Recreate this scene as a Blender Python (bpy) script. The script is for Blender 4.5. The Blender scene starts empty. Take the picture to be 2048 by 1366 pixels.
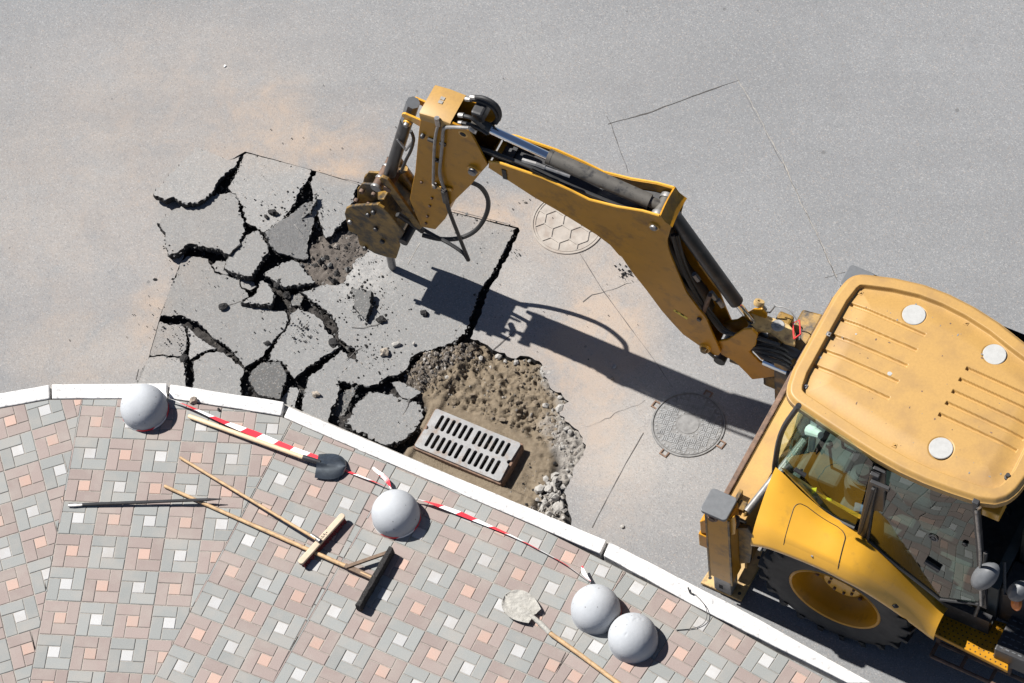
import bpy, bmesh, math, random
from mathutils import Vector, Matrix, noise
from mathutils.geometry import tessellate_polygon

random.seed(7)
sc = bpy.context.scene
COL = sc.collection

# ------------------------------------------------------------------ camera
F = 6000.0                                    # focal length in photo pixels (2048 wide)
R0 = Matrix(((0.99595304, 0.02345045, 0.08676184),
             (0.02345045, 0.86411439, -0.50274884),
             (-0.08676184, 0.50274884, 0.86006743)))
CAM = Vector((2.18322021, -12.65085524, 21.6421951))   # window of the building opposite
cd = bpy.data.cameras.new('camera'); cam = bpy.data.objects.new('camera', cd); COL.objects.link(cam)
cd.sensor_width = 36.0; cd.lens = F / 2048 * 36.0; cd.clip_end = 500; cd.clip_start = 0.5
cam.matrix_world = Matrix.Translation(CAM) @ R0.to_4x4()
sc.camera = cam

# ------------------------------------------------------------------ light
SUN_EL = math.radians(51.7); SH_AZ = math.radians(-28.46)    # shadows fall along SH_AZ
w = bpy.data.worlds.new('World'); sc.world = w; w.use_nodes = True
nt = w.node_tree; bg = nt.nodes['Background']
sky = nt.nodes.new('ShaderNodeTexSky'); sky.sky_type = 'NISHITA'; sky.sun_disc = False
sky.sun_elevation = SUN_EL; sky.sun_rotation = math.radians(-61.5); sky.altitude = 100; sky.air_density = .6; sky.dust_density = .4
nt.links.new(sky.outputs[0], bg.inputs[0]); bg.inputs[1].default_value = 0.05
sd = bpy.data.lights.new('sun', 'SUN'); sd.energy = 5.0; sd.angle = math.radians(0.53); sd.color = (1, .965, .91)
so = bpy.data.objects.new('sun', sd); COL.objects.link(so)
ld = Vector((math.cos(SH_AZ) * math.cos(SUN_EL), math.sin(SH_AZ) * math.cos(SUN_EL), -math.sin(SUN_EL)))
so.rotation_euler = ld.to_track_quat('-Z', 'Y').to_euler(); so.location = (-8, 5, 15)
vs = sc.view_settings; vs.view_transform = 'Standard'; vs.look = 'None'; vs.exposure = 0.9; vs.gamma = 1
sc.render.engine = 'CYCLES'

# ------------------------------------------------------------------ geometry of the place
ROAD = -0.10                                   # road level; the pavement is level 0
def ray(px, py):
    return R0 @ Vector(((px - 1024) / F, -(py - 683) / F, -1.0))
def P(px, py, z=0.0):
    d = ray(px, py); return CAM + d * ((z - CAM.z) / d.z)
def PP(px, py, c, n):
    d = ray(px, py); return CAM + d * ((c - CAM).dot(n) / d.dot(n))
MA = math.radians(-27.0)                       # machine axis
ax = Vector((math.cos(MA), math.sin(MA), 0)); bx_ = Vector((-math.sin(MA), math.cos(MA), 0))
def mac(s, l, z): return ax * s + bx_ * l + Vector((0, 0, z))
def ml(px, py, l):
    d = ray(px, py); X = CAM + d * ((l - CAM.dot(bx_)) / d.dot(bx_)); return (X.dot(ax), X.z)
def mz(px, py, z):
    X = P(px, py, z); return (X.dot(ax), X.dot(bx_))
T0 = P(785, 537, ROAD); T0 = Vector((T0.x, T0.y, 0))
AD = Vector((.916, -.403, 0)).normalized(); AN = Vector((-AD.y, AD.x, 0))   # arm plane
def arm(s, t, z): return T0 + AD * s + AN * t + Vector((0, 0, z))
def ap(px, py, t=0.0):
    d = ray(px, py); X = CAM + d * ((t - (CAM - T0).dot(AN)) / d.dot(AN)); return ((X - T0).dot(AD), X.z)
def apw(px, py, t=0.0):
    s, z = ap(px, py, t); return arm(s, t, z)

# ------------------------------------------------------------------ materials
MATS = {}
def newmat(name):
    m = bpy.data.materials.new(name); m.use_nodes = True; MATS[name] = m
    n = m.node_tree; return m, n, n.nodes['Principled BSDF']
def nd(n, t, **k):
    x = n.nodes.new(t)
    for a, v in k.items(): setattr(x, a, v)
    return x
def math_(n, op, a, b=None, clamp=False):
    x = nd(n, 'ShaderNodeMath', operation=op, use_clamp=clamp)
    for i, v in enumerate((a, b)):
        if v is None: continue
        if hasattr(v, 'links') or hasattr(v, 'is_linked'): n.links.new(v, x.inputs[i])
        else: x.inputs[i].default_value = v
    return x.outputs[0]
def mixc(n, fac, a, b, mode='MIX'):
    x = nd(n, 'ShaderNodeMix', data_type='RGBA', blend_type=mode)
    for s, v in ((x.inputs[0], fac), (x.inputs[6], a), (x.inputs[7], b)):
        if hasattr(v, 'is_linked'): n.links.new(v, s)
        elif isinstance(v, (int, float)): s.default_value = v
        else: s.default_value = (*v, 1)
    return x.outputs[2]
def noise_(n, scale, detail=4, rough=.55, coord=None, dist=0):
    t = nd(n, 'ShaderNodeTexNoise'); t.inputs['Scale'].default_value = scale
    t.inputs['Detail'].default_value = detail; t.inputs['Roughness'].default_value = rough
    t.inputs['Distortion'].default_value = dist
    if coord is not None: n.links.new(coord, t.inputs['Vector'])
    return t.outputs['Fac']
def ramp(n, fac, lo, hi):
    x = nd(n, 'ShaderNodeMapRange', clamp=True); n.links.new(fac, x.inputs[0])
    x.inputs[1].default_value = lo; x.inputs[2].default_value = hi; return x.outputs[0]
def bump(n, b, h, strength, dist):
    x = nd(n, 'ShaderNodeBump'); x.inputs['Strength'].default_value = strength; x.inputs['Distance'].default_value = dist
    n.links.new(h, x.inputs['Height']); n.links.new(x.outputs[0], b.inputs['Normal'])

def mat(name, col, rough=.6, metal=0, var=.2, vs_=15, dirt=None, ds=6, dlo=.5, dhi=.75, bmp=0, bs=80, bd=.003, rnd=0, spec=.5, coat=0):
    m, n, b = newmat(name)
    pos = nd(n, 'ShaderNodeNewGeometry').outputs['Position']
    f = noise_(n, vs_, 5, .6, pos)
    dark = tuple(c * (1 - var) for c in col); light = tuple(min(1, c * (1 + var)) for c in col)
    c = mixc(n, ramp(n, f, .3, .7), dark, light)
    if rnd:
        oi = nd(n, 'ShaderNodeObjectInfo').outputs['Random']
        hs = nd(n, 'ShaderNodeHueSaturation'); n.links.new(c, hs.inputs['Color'])
        n.links.new(math_(n, 'ADD', math_(n, 'MULTIPLY', oi, 2 * rnd), 1 - rnd), hs.inputs['Value']); c = hs.outputs[0]
    if dirt:
        c = mixc(n, ramp(n, noise_(n, ds, 6, .65, pos), dlo, dhi), c, dirt)
    n.links.new(c, b.inputs['Base Color'])
    b.inputs['Roughness'].default_value = rough; b.inputs['Metallic'].default_value = metal
    b.inputs['Specular IOR Level'].default_value = spec
    if coat: b.inputs['Coat Weight'].default_value = coat; b.inputs['Coat Roughness'].default_value = .12
    if bmp: bump(n, b, noise_(n, bs, 4, .6, pos), bmp, bd)
    return m

# --- asphalt with wind-blown dust stains (blobs given as x, y, rx, ry in metres, strength)
def wp(x, y): v = P(x, y, ROAD); return v.x, v.y
DUST = [(530, 210, 90, 75, .85), (610, 300, 170, 50, .95), (690, 345, 65, 24, 1.5), (305, 640, 45, 80, 1.0), (150, 430, 380, 330, .40),
        (200, 700, 170, 90, .6), (930, 425, 130, 45, 1.3), (1000, 545, 70, 90, .35), (1150, 450, 150, 100, 1.2), (1225, 640, 85, 120, 1.4),
        (1130, 690, 150, 90, 1.0), (1220, 915, 75, 130, 1.3), (1180, 760, 110, 110, 1.0), (400, 200, 260, 200, .35), (380, 540, 60, 60, .5), (700, 250, 100, 60, .45)]
PALE = [(1240, 700, 240, 200, .9), (1010, 600, 90, 120, .9), (140, 420, 420, 380, .75), (1360, 930, 200, 170, .8), (620, 120, 420, 190, .55), (1230, 960, 120, 150, .6), (1130, 480, 170, 120, .6), (1000, 300, 200, 150, .3), (250, 720, 180, 70, .7), (1150, 150, 220, 130, .3)]
def asphalt(name, base, dustk, spk=1.0, slab=False):
    m, n, b = newmat(name)
    pos = nd(n, 'ShaderNodeNewGeometry').outputs['Position']
    big = ramp(n, noise_(n, .55, 4, .6, pos), .3, .7)
    c = mixc(n, big, tuple(x * .93 for x in base), tuple(x * 1.06 for x in base))
    mid = ramp(n, noise_(n, 9, 5, .65, pos), .3, .72)
    c = mixc(n, math_(n, 'MULTIPLY', mid, .35), c, tuple(x * .84 for x in base))
    # dust
    acc = None
    for (x, y, rx, ry, k) in DUST:
        gx, gy = wp(x, y)
        mp = nd(n, 'ShaderNodeMapping'); mp.vector_type = 'POINT'
        sx, sy = 245 / rx, 245 * .86 / ry
        mp.inputs['Scale'].default_value = (sx, sy, 0); mp.inputs['Location'].default_value = (-gx * sx, -gy * sy, 0)
        n.links.new(pos, mp.inputs['Vector'])
        ln = nd(n, 'ShaderNodeVectorMath', operation='LENGTH'); n.links.new(mp.outputs[0], ln.inputs[0])
        g = math_(n, 'MULTIPLY', math_(n, 'SUBTRACT', 1, ramp(n, ln.outputs['Value'], .1, 1.5)), k * dustk)
        acc = g if acc is None else math_(n, 'ADD', acc, g)
    dn = ramp(n, noise_(n, 3.2, 7, .68, pos, .6), .32, .68)
    dfac = math_(n, 'MULTIPLY', acc, math_(n, 'ADD', math_(n, 'MULTIPLY', dn, .9), .1), clamp=True)
    c = mixc(n, math_(n, 'MULTIPLY', dfac, .92), c, (.335, .252, .188))
    # pale grindings trodden around the dig
    acc2 = None
    for (x, y, rx, ry, k) in PALE:
        gx, gy = wp(x, y); mp = nd(n, 'ShaderNodeMapping'); sx, sy = 245 / rx, 245 * .86 / ry
        mp.inputs['Scale'].default_value = (sx, sy, 0); mp.inputs['Location'].default_value = (-gx * sx, -gy * sy, 0); n.links.new(pos, mp.inputs['Vector'])
        ln = nd(n, 'ShaderNodeVectorMath', operation='LENGTH'); n.links.new(mp.outputs[0], ln.inputs[0])
        g = math_(n, 'MULTIPLY', math_(n, 'SUBTRACT', 1, ramp(n, ln.outputs['Value'], .0, 1.5)), k * (1 if not slab else .3 * (dustk > 0))); acc2 = g if acc2 is None else math_(n, 'ADD', acc2, g)
    pn = ramp(n, noise_(n, 2.3, 7, .7, pos, .4), .25, .75)
    pf = math_(n, 'MULTIPLY', acc2, math_(n, 'ADD', math_(n, 'MULTIPLY', pn, .7), .3), clamp=True)
    c = mixc(n, math_(n, 'MULTIPLY', pf, .8), c, (.285, .272, .258))
    if slab and dustk > 0:      # pulverised stone thrown out around the chisel
        gx, gy = wp(725, 545); mp = nd(n, 'ShaderNodeMapping'); sx, sy = 245 / 75, 245 * .86 / 65
        mp.inputs['Scale'].default_value = (sx, sy, 0); mp.inputs['Location'].default_value = (-gx * sx, -gy * sy, 0); n.links.new(pos, mp.inputs['Vector'])
        ln = nd(n, 'ShaderNodeVectorMath', operation='LENGTH'); n.links.new(mp.outputs[0], ln.inputs[0])
        g = math_(n, 'MULTIPLY', math_(n, 'SUBTRACT', 1, ramp(n, ln.outputs['Value'], .1, 1.3)), ramp(n, noise_(n, 14, 7, .75, pos), .38, .6))
        c = mixc(n, math_(n, 'MULTIPLY', g, .85), c, (.36, .35, .335))
    # aggregate speckle
    vo = nd(n, 'ShaderNodeTexVoronoi', voronoi_dimensions='2D'); vo.inputs['Scale'].default_value = 120; n.links.new(pos, vo.inputs['Vector'])
    sep = nd(n, 'ShaderNodeSeparateColor'); n.links.new(vo.outputs['Color'], sep.inputs[0])
    lt = ramp(n, sep.outputs[0], .80, .97); dk = ramp(n, sep.outputs[1], .72, .98)
    k2 = math_(n, 'SUBTRACT', 1, math_(n, 'MULTIPLY', dfac, .6))
    c = mixc(n, math_(n, 'MULTIPLY', math_(n, 'MULTIPLY', lt, .34 * spk), k2), c, (.42, .41, .40))
    c = mixc(n, math_(n, 'MULTIPLY', math_(n, 'MULTIPLY', dk, .42 * spk), k2), c, (.085, .085, .09))
    wm = ramp(n, sep.outputs[2], .9, 1.0)
    c = mixc(n, math_(n, 'MULTIPLY', wm, .3 * spk), c, (.36, .27, .2))
    if not slab:
        mp = nd(n, 'ShaderNodeMapping'); mp.inputs['Rotation'].default_value = (0, 0, math.radians(24)); mp.inputs['Scale'].default_value = (.12, 1.5, 1); n.links.new(pos, mp.inputs['Vector'])
        stn = ramp(n, noise_(n, 1.0, 5, .6, mp.outputs[0]), .42, .72); c = mixc(n, math_(n, 'MULTIPLY', stn, .22), c, (.12, .12, .125))
        blt = ramp(n, noise_(n, 1.3, 6, .7, pos, 1.0), .52, .75); c = mixc(n, math_(n, 'MULTIPLY', blt, .20), c, (.115, .115, .12))
    # old oil drops
    v2 = nd(n, 'ShaderNodeTexVoronoi', voronoi_dimensions='2D'); v2.inputs['Scale'].default_value = 2.6; n.links.new(pos, v2.inputs['Vector'])
    s2 = nd(n, 'ShaderNodeSeparateColor'); n.links.new(v2.outputs['Color'], s2.inputs[0])
    rr = math_(n, 'MULTIPLY', s2.outputs[0], .055)
    spot = math_(n, 'MULTIPLY', math_(n, 'LESS_THAN', v2.outputs['Distance'], rr), math_(n, 'GREATER_THAN', s2.outputs[1], .86))
    c = mixc(n, math_(n, 'MULTIPLY', spot, .5), c, (.07, .07, .07))
    if slab:
        hs = nd(n, 'ShaderNodeHueSaturation'); n.links.new(c, hs.inputs['Color']); n.links.new(math_(n, 'ADD', math_(n, 'MULTIPLY', nd(n, 'ShaderNodeObjectInfo').outputs['Random'], .24), .86), hs.inputs['Value']); c = hs.outputs[0]
    n.links.new(c, b.inputs['Base Color']); b.inputs['Roughness'].default_value = .9
    b.inputs['Specular IOR Level'].default_value = .25
    h = math_(n, 'ADD', math_(n, 'MULTIPLY', vo.outputs['Distance'], .5), noise_(n, 60, 5, .7, pos))
    if slab: h = math_(n, 'ADD', h, math_(n, 'MULTIPLY', noise_(n, 11, 3, .5, pos), 2.2))
    bump(n, b, h, .5, .006)
    return m
asphalt('asphalt', (.184, .188, .194), 1.0, .9)
asphalt('asphalt_slab', (.196, .196, .194), .35, .8, True)
asphalt('asphalt_dark', (.105, .105, .103), .0, .9, True)
mat('bitumen', (.022, .021, .021), .85, var=.6, vs_=70, dirt=(.075, .07, .065), ds=40, dlo=.58, dhi=.72, bmp=1, bs=90, bd=.01, spec=.3)
mat('concrete_white', (.55, .54, .53), .85, var=.12, vs_=3, dirt=(.28, .28, .285), ds=28, dlo=.50, dhi=.68, bmp=.4, bs=120, bd=.002)
mat('rubble', (.28, .268, .25), .9, var=.25, vs_=30, dirt=(.22, .20, .18), ds=25, bmp=.8, bs=70, bd=.006)
mat('gravel', (.16, .142, .125), .9, var=.45, vs_=14, bmp=.5, bs=80, bd=.005)
mat('dome_concrete', (.345, .36, .38), .85, var=.07, vs_=5, dirt=(.27, .28, .29), ds=38, dlo=.70, dhi=.78, bmp=.25, bs=60, bd=.003)
_n = MATS['dome_concrete'].node_tree; _b = _n.nodes['Principled BSDF']; _c = _b.inputs['Base Color'].links[0].from_socket     # casting pores
_v = nd(_n, 'ShaderNodeTexVoronoi'); _v.inputs['Scale'].default_value = 30; _n.links.new(nd(_n, 'ShaderNodeNewGeometry').outputs['Position'], _v.inputs['Vector'])
_s = nd(_n, 'ShaderNodeSeparateColor'); _n.links.new(_v.outputs['Color'], _s.inputs[0])
_k = math_(_n, 'MULTIPLY', math_(_n, 'LESS_THAN', _v.outputs['Distance'], math_(_n, 'MULTIPLY', _s.outputs[0], .22)), math_(_n, 'GREATER_THAN', _s.outputs[1], .62))
_n.links.new(mixc(_n, math_(_n, 'MULTIPLY', _k, .75), _c, (.12, .12, .125)), _b.inputs['Base Color'])
PV = dict(rough=.85, var=.07, vs_=110, bmp=.5, bs=150, bd=.002, rnd=.09, dirt=(.275, .25, .225), ds=3.2, dlo=.45, dhi=.9)
mat('paver_grey', (.203, .210, .205), **PV); mat('paver_brown', (.224, .180, .166), **PV)
mat('paver_white', (.355, .355, .355), **PV); mat('paver_peach', (.355, .245, .203), **PV)
mat('bed_sand', (.25, .23, .205), .95, var=.3, vs_=60)
YD = (.20, .115, .035)
mat('yellow_paint', (.56, .29, .028), .30, var=.05, vs_=4, dirt=(.34, .19, .035), ds=7, dlo=.56, dhi=.85, spec=.5, coat=.35)
mat('yellow_roof', (.360, .210, .060), .5, var=.06, vs_=60, dirt=(.235, .138, .054), ds=2.8, dlo=.47, dhi=.82, bmp=.05, bs=60, bd=.001)
mat('yellow_arm', (.40, .185, .008), .34, var=.10, vs_=5, dirt=(.13, .066, .018), ds=7, dlo=.52, dhi=.80, spec=.3)
mat('yellow_grimy', (.21, .12, .022), .45, var=.35, vs_=9, dirt=(.025, .02, .015), ds=8, dlo=.42, dhi=.60, bmp=.3, bs=50, bd=.003)
mat('lid_dark', (.155, .153, .15), .6, var=.3, vs_=20)  # lid darkened in colour so the gaps between the relief read as shade
mat('yellow_dusty', (.42, .285, .12), .7, var=.2, vs_=8, dirt=(.13, .085, .05), ds=12, dlo=.5, dhi=.7)
mat('black_steel', (.025, .025, .027), .42, var=.3, vs_=12, dirt=(.10, .09, .08), ds=8, dlo=.55, dhi=.8)
mat('grey_cylinder', (.085, .078, .068), .6, var=.2, vs_=10, dirt=(.022, .021, .022), ds=14, dlo=.52, dhi=.66)
mat('rust_steel', (.12, .07, .045), .7, var=.4, vs_=18, dirt=(.05, .035, .03), ds=14)
mat('rubber', (.018, .018, .019), .62, var=.3, vs_=20, bmp=.2, bs=120, bd=.002)
mat('tyre', (.018, .018, .018), .78, var=.4, vs_=7, dirt=(.040, .037, .035), ds=5, dlo=.46, dhi=.75, bmp=.25, bs=70, bd=.003)
mat('plastic_grey', (.10, .105, .112), .5, var=.12, vs_=25, bmp=.15, bs=150, bd=.001)
mat('chrome', (.75, .76, .78), .10, metal=1, var=.03)
mat('steel', (.34, .33, .32), .38, metal=.8, var=.2, vs_=18, dirt=(.10, .075, .055), ds=16)
mat('bare_steel', (.22, .215, .21), .45, metal=.5, var=.25, vs_=20)
mat('cast_iron', (.215, .215, .217), .5, metal=.35, var=.16, vs_=14, dirt=(.17, .125, .095), ds=11, dlo=.52, dhi=.72, bmp=.3, bs=110, bd=.002)
mat('cast_rust', (.15, .092, .062), .8, var=.4, vs_=22, bmp=.5, bs=60, bd=.004)
mat('manhole_dusty', (.285, .255, .225), .8, var=.15, vs_=12, dirt=(.22, .175, .145), ds=9, bmp=.4, bs=90, bd=.003)
mat('manhole_steel', (.225, .228, .23), .55, metal=.15, var=.18, vs_=9, dirt=(.10, .10, .10), ds=9, bmp=.3, bs=90, bd=.002)
mat('wood_new', (.56, .42, .27), .6, var=.12, vs_=25)
mat('wood_old', (.40, .265, .14), .65, var=.22, vs_=20, dirt=(.20, .13, .075), ds=16)
mat('wood_dark', (.13, .085, .055), .75, var=.3, vs_=25)
mat('wood_broom', (.44, .35, .255), .7, var=.12, vs_=20)
mat('bristle', (.16, .02, .022), .8, var=.4, vs_=90)
mat('blade_black', (.11, .125, .14), .30, metal=.85, var=.25, vs_=20)
mat('mortar', (.30, .29, .265), .95, var=.2, vs_=25, bmp=1, bs=45, bd=.01)
mat('white', (.75, .75, .74), .6, var=.06)
mat('disc_white', (.34, .34, .33), .7, var=.08, vs_=30)
mat('red', (.55, .03, .03), .5, var=.1)
mat('orange_lamp', (.75, .20, .03), .3, var=.1)
mat('yellow_cloth', (.75, .60, .02), .7, var=.15)
mat('seat_cloth', (.035, .037, .042), .9, var=.4, vs_=30)
mat('cab_inner', (.06, .065, .063), .7, var=.3, vs_=6)
mat('blue_cloth', (.08, .11, .17), .8, var=.3)
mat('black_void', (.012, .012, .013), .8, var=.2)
mat('ink', (.02, .02, .02), .8, var=.1)
mat('decal_yellow', (.62, .50, .04), .5, var=.06)
mat('crack_dark', (.065, .06, .057), .95, var=.5, vs_=40)
mat('seam_light', (.25, .235, .215), .95, var=.3, vs_=40)
mat('sand_clod', (.145, .115, .082), .95, var=.25, vs_=30, bmp=.6, bs=70, bd=.006)
mat('stone_brown', (.26, .225, .185), .9, var=.3, vs_=30, bmp=.5, bs=60, bd=.005)

def glass(name, tint, ior=1.55):
    m = bpy.data.materials.new(name); m.use_nodes = True; MATS[name] = m; n = m.node_tree
    n.nodes.remove(n.nodes['Principled BSDF'])
    fr = nd(n, 'ShaderNodeFresnel'); fr.inputs[0].default_value = ior
    tr = nd(n, 'ShaderNodeBsdfTransparent'); tr.inputs[0].default_value = (*tint, 1)
    gl = nd(n, 'ShaderNodeBsdfGlossy'); gl.inputs['Roughness'].default_value = .01; gl.inputs[0].default_value = (.95, 1, .98, 1)
    mx = nd(n, 'ShaderNodeMixShader'); n.links.new(fr.outputs[0], mx.inputs[0]); n.links.new(tr.outputs[0], mx.inputs[1]); n.links.new(gl.outputs[0], mx.inputs[2])
    n.links.new(mx.outputs[0], n.nodes['Material Output'].inputs[0]); return m
glass('glass', (.62, .75, .69), 1.4); glass('glass_door', (.34, .43, .39), 1.95)

# barrier tape: diagonal red and white print along the UV
m, n, b = newmat('tape')
uv = nd(n, 'ShaderNodeUVMap'); sx = nd(n, 'ShaderNodeSeparateXYZ'); n.links.new(uv.outputs[0], sx.inputs[0])
fr = math_(n, 'FRACT', math_(n, 'ADD', math_(n, 'MULTIPLY', sx.outputs[0], 1 / .30), math_(n, 'MULTIPLY', sx.outputs[1], .10)))
n.links.new(mixc(n, math_(n, 'GREATER_THAN', fr, .5), (.78, .77, .77), (.66, .035, .05)), b.inputs['Base Color'])
b.inputs['Roughness'].default_value = .35
# churned ground in the pit: zone attribute picks bitumen crumbs / soil / sand
m, n, b = newmat('pit_ground')
at = nd(n, 'ShaderNodeAttribute', attribute_name='zone'); z = nd(n, 'ShaderNodeSeparateColor'); n.links.new(at.outputs['Color'], z.inputs[0])
pos = nd(n, 'ShaderNodeNewGeometry').outputs['Position']
nf = ramp(n, noise_(n, 28, 7, .7, pos), .3, .7); nb = ramp(n, noise_(n, 90, 5, .7, pos), .3, .7)
cb = mixc(n, nf, (.018, .017, .017), (.06, .055, .052)); cs = mixc(n, nf, (.055, .047, .041), (.135, .118, .105)); cy = mixc(n, nf, (.125, .098, .068), (.195, .158, .114))
cr = mixc(n, nb, (.15, .135, .12), (.30, .28, .255))
c = mixc(n, z.outputs[0], cb, cs); c = mixc(n, z.outputs[1], c, cy); c = mixc(n, z.outputs[2], c, cr)
n.links.new(c, b.inputs['Base Color']); b.inputs['Roughness'].default_value = .95; b.inputs['Specular IOR Level'].default_value = .2
bump(n, b, math_(n, 'ADD', nf, nb), .5, .008)

# ------------------------------------------------------------------ mesh helpers
OFF = {}
def tag(o, label=None, cat=None, group=None, kind=None):
    if label: o['label'] = label
    if cat: o['category'] = cat
    if group: o['group'] = group
    if kind: o['kind'] = kind
    return o
def thing(name, loc, label, cat, group=None):
    o = bpy.data.objects.new(name, None); COL.objects.link(o); o.location = loc; o.empty_display_size = .2
    OFF[o.name] = Vector(loc); return tag(o, label, cat, group)
def W(x, y, z): return Vector((x, y, z))
class MB:
    def __init__(s): s.v = []; s.f = []; s.m = []; s.uv = None
    def add(s, vs, fs, m=0):
        o = len(s.v); s.v += [Vector(v) for v in vs]; s.f += [tuple(i + o for i in f) for f in fs]; s.m += [m] * len(fs); return s
    def box(s, fr, x0, x1, y0, y1, z0, z1, m=0):
        vs = [fr(x, y, z) for z in (z0, z1) for x, y in ((x0, y0), (x1, y0), (x1, y1), (x0, y1))]
        return s.add(vs, [(0, 3, 2, 1), (4, 5, 6, 7), (0, 1, 5, 4), (1, 2, 6, 5), (2, 3, 7, 6), (3, 0, 4, 7)], m)
    def plate(s, fr, poly, t0, t1, m=0):
        k = len(poly); vs = [fr(x, t0, z) for x, z in poly] + [fr(x, t1, z) for x, z in poly]
        return s.add(vs, [tuple(range(k))[::-1], tuple(range(k, 2 * k))] + [(i, (i + 1) % k, k + (i + 1) % k, k + i) for i in range(k)], m)
    def prism(s, top, dz, m=0):
        k = len(top); vs = [Vector(v) for v in top] + [Vector(v) + Vector((0, 0, dz)) for v in top]
        return s.add(vs, [tuple(range(k)), tuple(range(k, 2 * k))[::-1]] + [(i, k + i, k + (i + 1) % k, (i + 1) % k) for i in range(k)], m)
    def tube(s, pts, r, n=10, m=0, caps=True, flat=1.0):
        pts = [Vector(p) for p in pts]; k = len(pts); rs = r if isinstance(r, (list, tuple)) else [r] * k
        t = (pts[1] - pts[0]).normalized(); u = t.orthogonal().normalized()
        if abs(t.z) < .9: u = Vector((0, 0, 1)).cross(t).normalized()
        vs = []
        for i, p in enumerate(pts):
            t = ((pts[min(i + 1, k - 1)] - pts[max(i - 1, 0)])).normalized()
            u = (u - t * u.dot(t)).normalized(); q = t.cross(u)
            for j in range(n):
                a = 2 * math.pi * j / n; vs.append(p + (u * math.cos(a) + q * math.sin(a) * flat) * rs[i])
        fs = [(i * n + j, i * n + (j + 1) % n, (i + 1) * n + (j + 1) % n, (i + 1) * n + j) for i in range(k - 1) for j in range(n)]
        if caps: fs += [tuple(range(n))[::-1], tuple((k - 1) * n + j for j in range(n))]
        return s.add(vs, fs, m)
    def lathe(s, prof, o, axis, n=24, m=0, ms=None):
        o = Vector(o); axis = Vector(axis).normalized(); u = axis.orthogonal().normalized(); q = axis.cross(u); k = len(prof); vs = []
        for r, h in prof:
            for j in range(n):
                a = 2 * math.pi * j / n; vs.append(o + axis * h + (u * math.cos(a) + q * math.sin(a)) * r)
        for i in range(k - 1):
            b_ = i * n
            s_f = [(b_ + j, b_ + (j + 1) % n, b_ + n + (j + 1) % n, b_ + n + j) for j in range(n)]
            if i == 0: base = len(s.v); s.v += vs
            s.f += [tuple(x + base for x in f) for f in s_f]; s.m += [ms[i] if ms else m] * n
        return s
    def loft(s, rows, m=0):
        k = len(rows[0]); vs = [p for r in rows for p in r]
        return s.add(vs, [(i * k + j, i * k + j + 1, (i + 1) * k + j + 1, (i + 1) * k + j) for i in range(len(rows) - 1) for j in range(k - 1)], m)
    def build(s, name, mats, parent=None, smooth=False, bevel=0, seg=2, recalc=True, solid=0):
        if isinstance(mats, str): mats = [mats]
        if parent is not None: off = OFF[parent.name]
        else:
            k = len(s.v); off = Vector((sum(v.x for v in s.v) / k, sum(v.y for v in s.v) / k, min(v.z for v in s.v)))
        me = bpy.data.meshes.new(name); me.from_pydata([v - off for v in s.v], [], s.f)
        for x in mats: me.materials.append(MATS[x])
        me.polygons.foreach_set('material_index', s.m)
        if smooth: me.polygons.foreach_set('use_smooth', [True] * len(s.f))
        if recalc:
            b_ = bmesh.new(); b_.from_mesh(me); bmesh.ops.recalc_face_normals(b_, faces=b_.faces); b_.to_mesh(me); b_.free()
        me.update()
        o = bpy.data.objects.new(name, me); COL.objects.link(o); OFF[o.name] = off
        if parent is None: o.location = off
        else: o.parent = parent
        if solid:
            d = o.modifiers.new('solid', 'SOLIDIFY'); d.thickness = solid; d.offset = 0
        if bevel:
            d = o.modifiers.new('bevel', 'BEVEL'); d.width = bevel; d.segments = seg; d.limit_method = 'ANGLE'; d.angle_limit = math.radians(35)
        if smooth: 
            try:
                d = o.modifiers.new('ws', 'EDGE_SPLIT'); d.split_angle = math.radians(40)
            except Exception: pass
        return o
def spline(pts, n=8):
    """Catmull-Rom through points"""
    pts = [Vector(p) for p in pts]; q = [pts[0] * 2 - pts[1]] + pts + [pts[-1] * 2 - pts[-2]]; out = []
    for i in range(1, len(q) - 2):
        for k in range(n):
            t = k / n; a, b_, c, d = q[i - 1:i + 3]
            out.append(.5 * (2 * b_ + (c - a) * t + (2 * a - 5 * b_ + 4 * c - d) * t * t + (3 * b_ - a - 3 * c + d) * t ** 3))
    return out + [pts[-1]]
def inside(p, poly):
    x, y = p[0], p[1]; r = False; j = len(poly) - 1
    for i in range(len(poly)):
        xi, yi = poly[i][0], poly[i][1]; xj, yj = poly[j][0], poly[j][1]
        if (yi > y) != (yj > y) and x < (xj - xi) * (y - yi) / (yj - yi) + xi: r = not r
        j = i
    return r
def jag(pts, amp=.010, step=.025, seed=0, straight=()):
    rg = random.Random(seed); out = []; k = len(pts)
    for i in range(k):
        a, b_ = Vector(pts[i]), Vector(pts[(i + 1) % k]); L = (b_ - a).length; n_ = max(1, int(L / step)); nrm = Vector((-(b_ - a).y, (b_ - a).x, 0)).normalized()
        kk = .15 if i in straight else 1
        for j in range(n_):
            t = j / n_; p = a.lerp(b_, t)
            if j: p = p + nrm * (kk * amp * (noise.noise(p * 9 + Vector((seed, 0, 0))) * 1.4 + rg.uniform(-.85, .85)))
            out.append(p)
    return out
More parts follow.
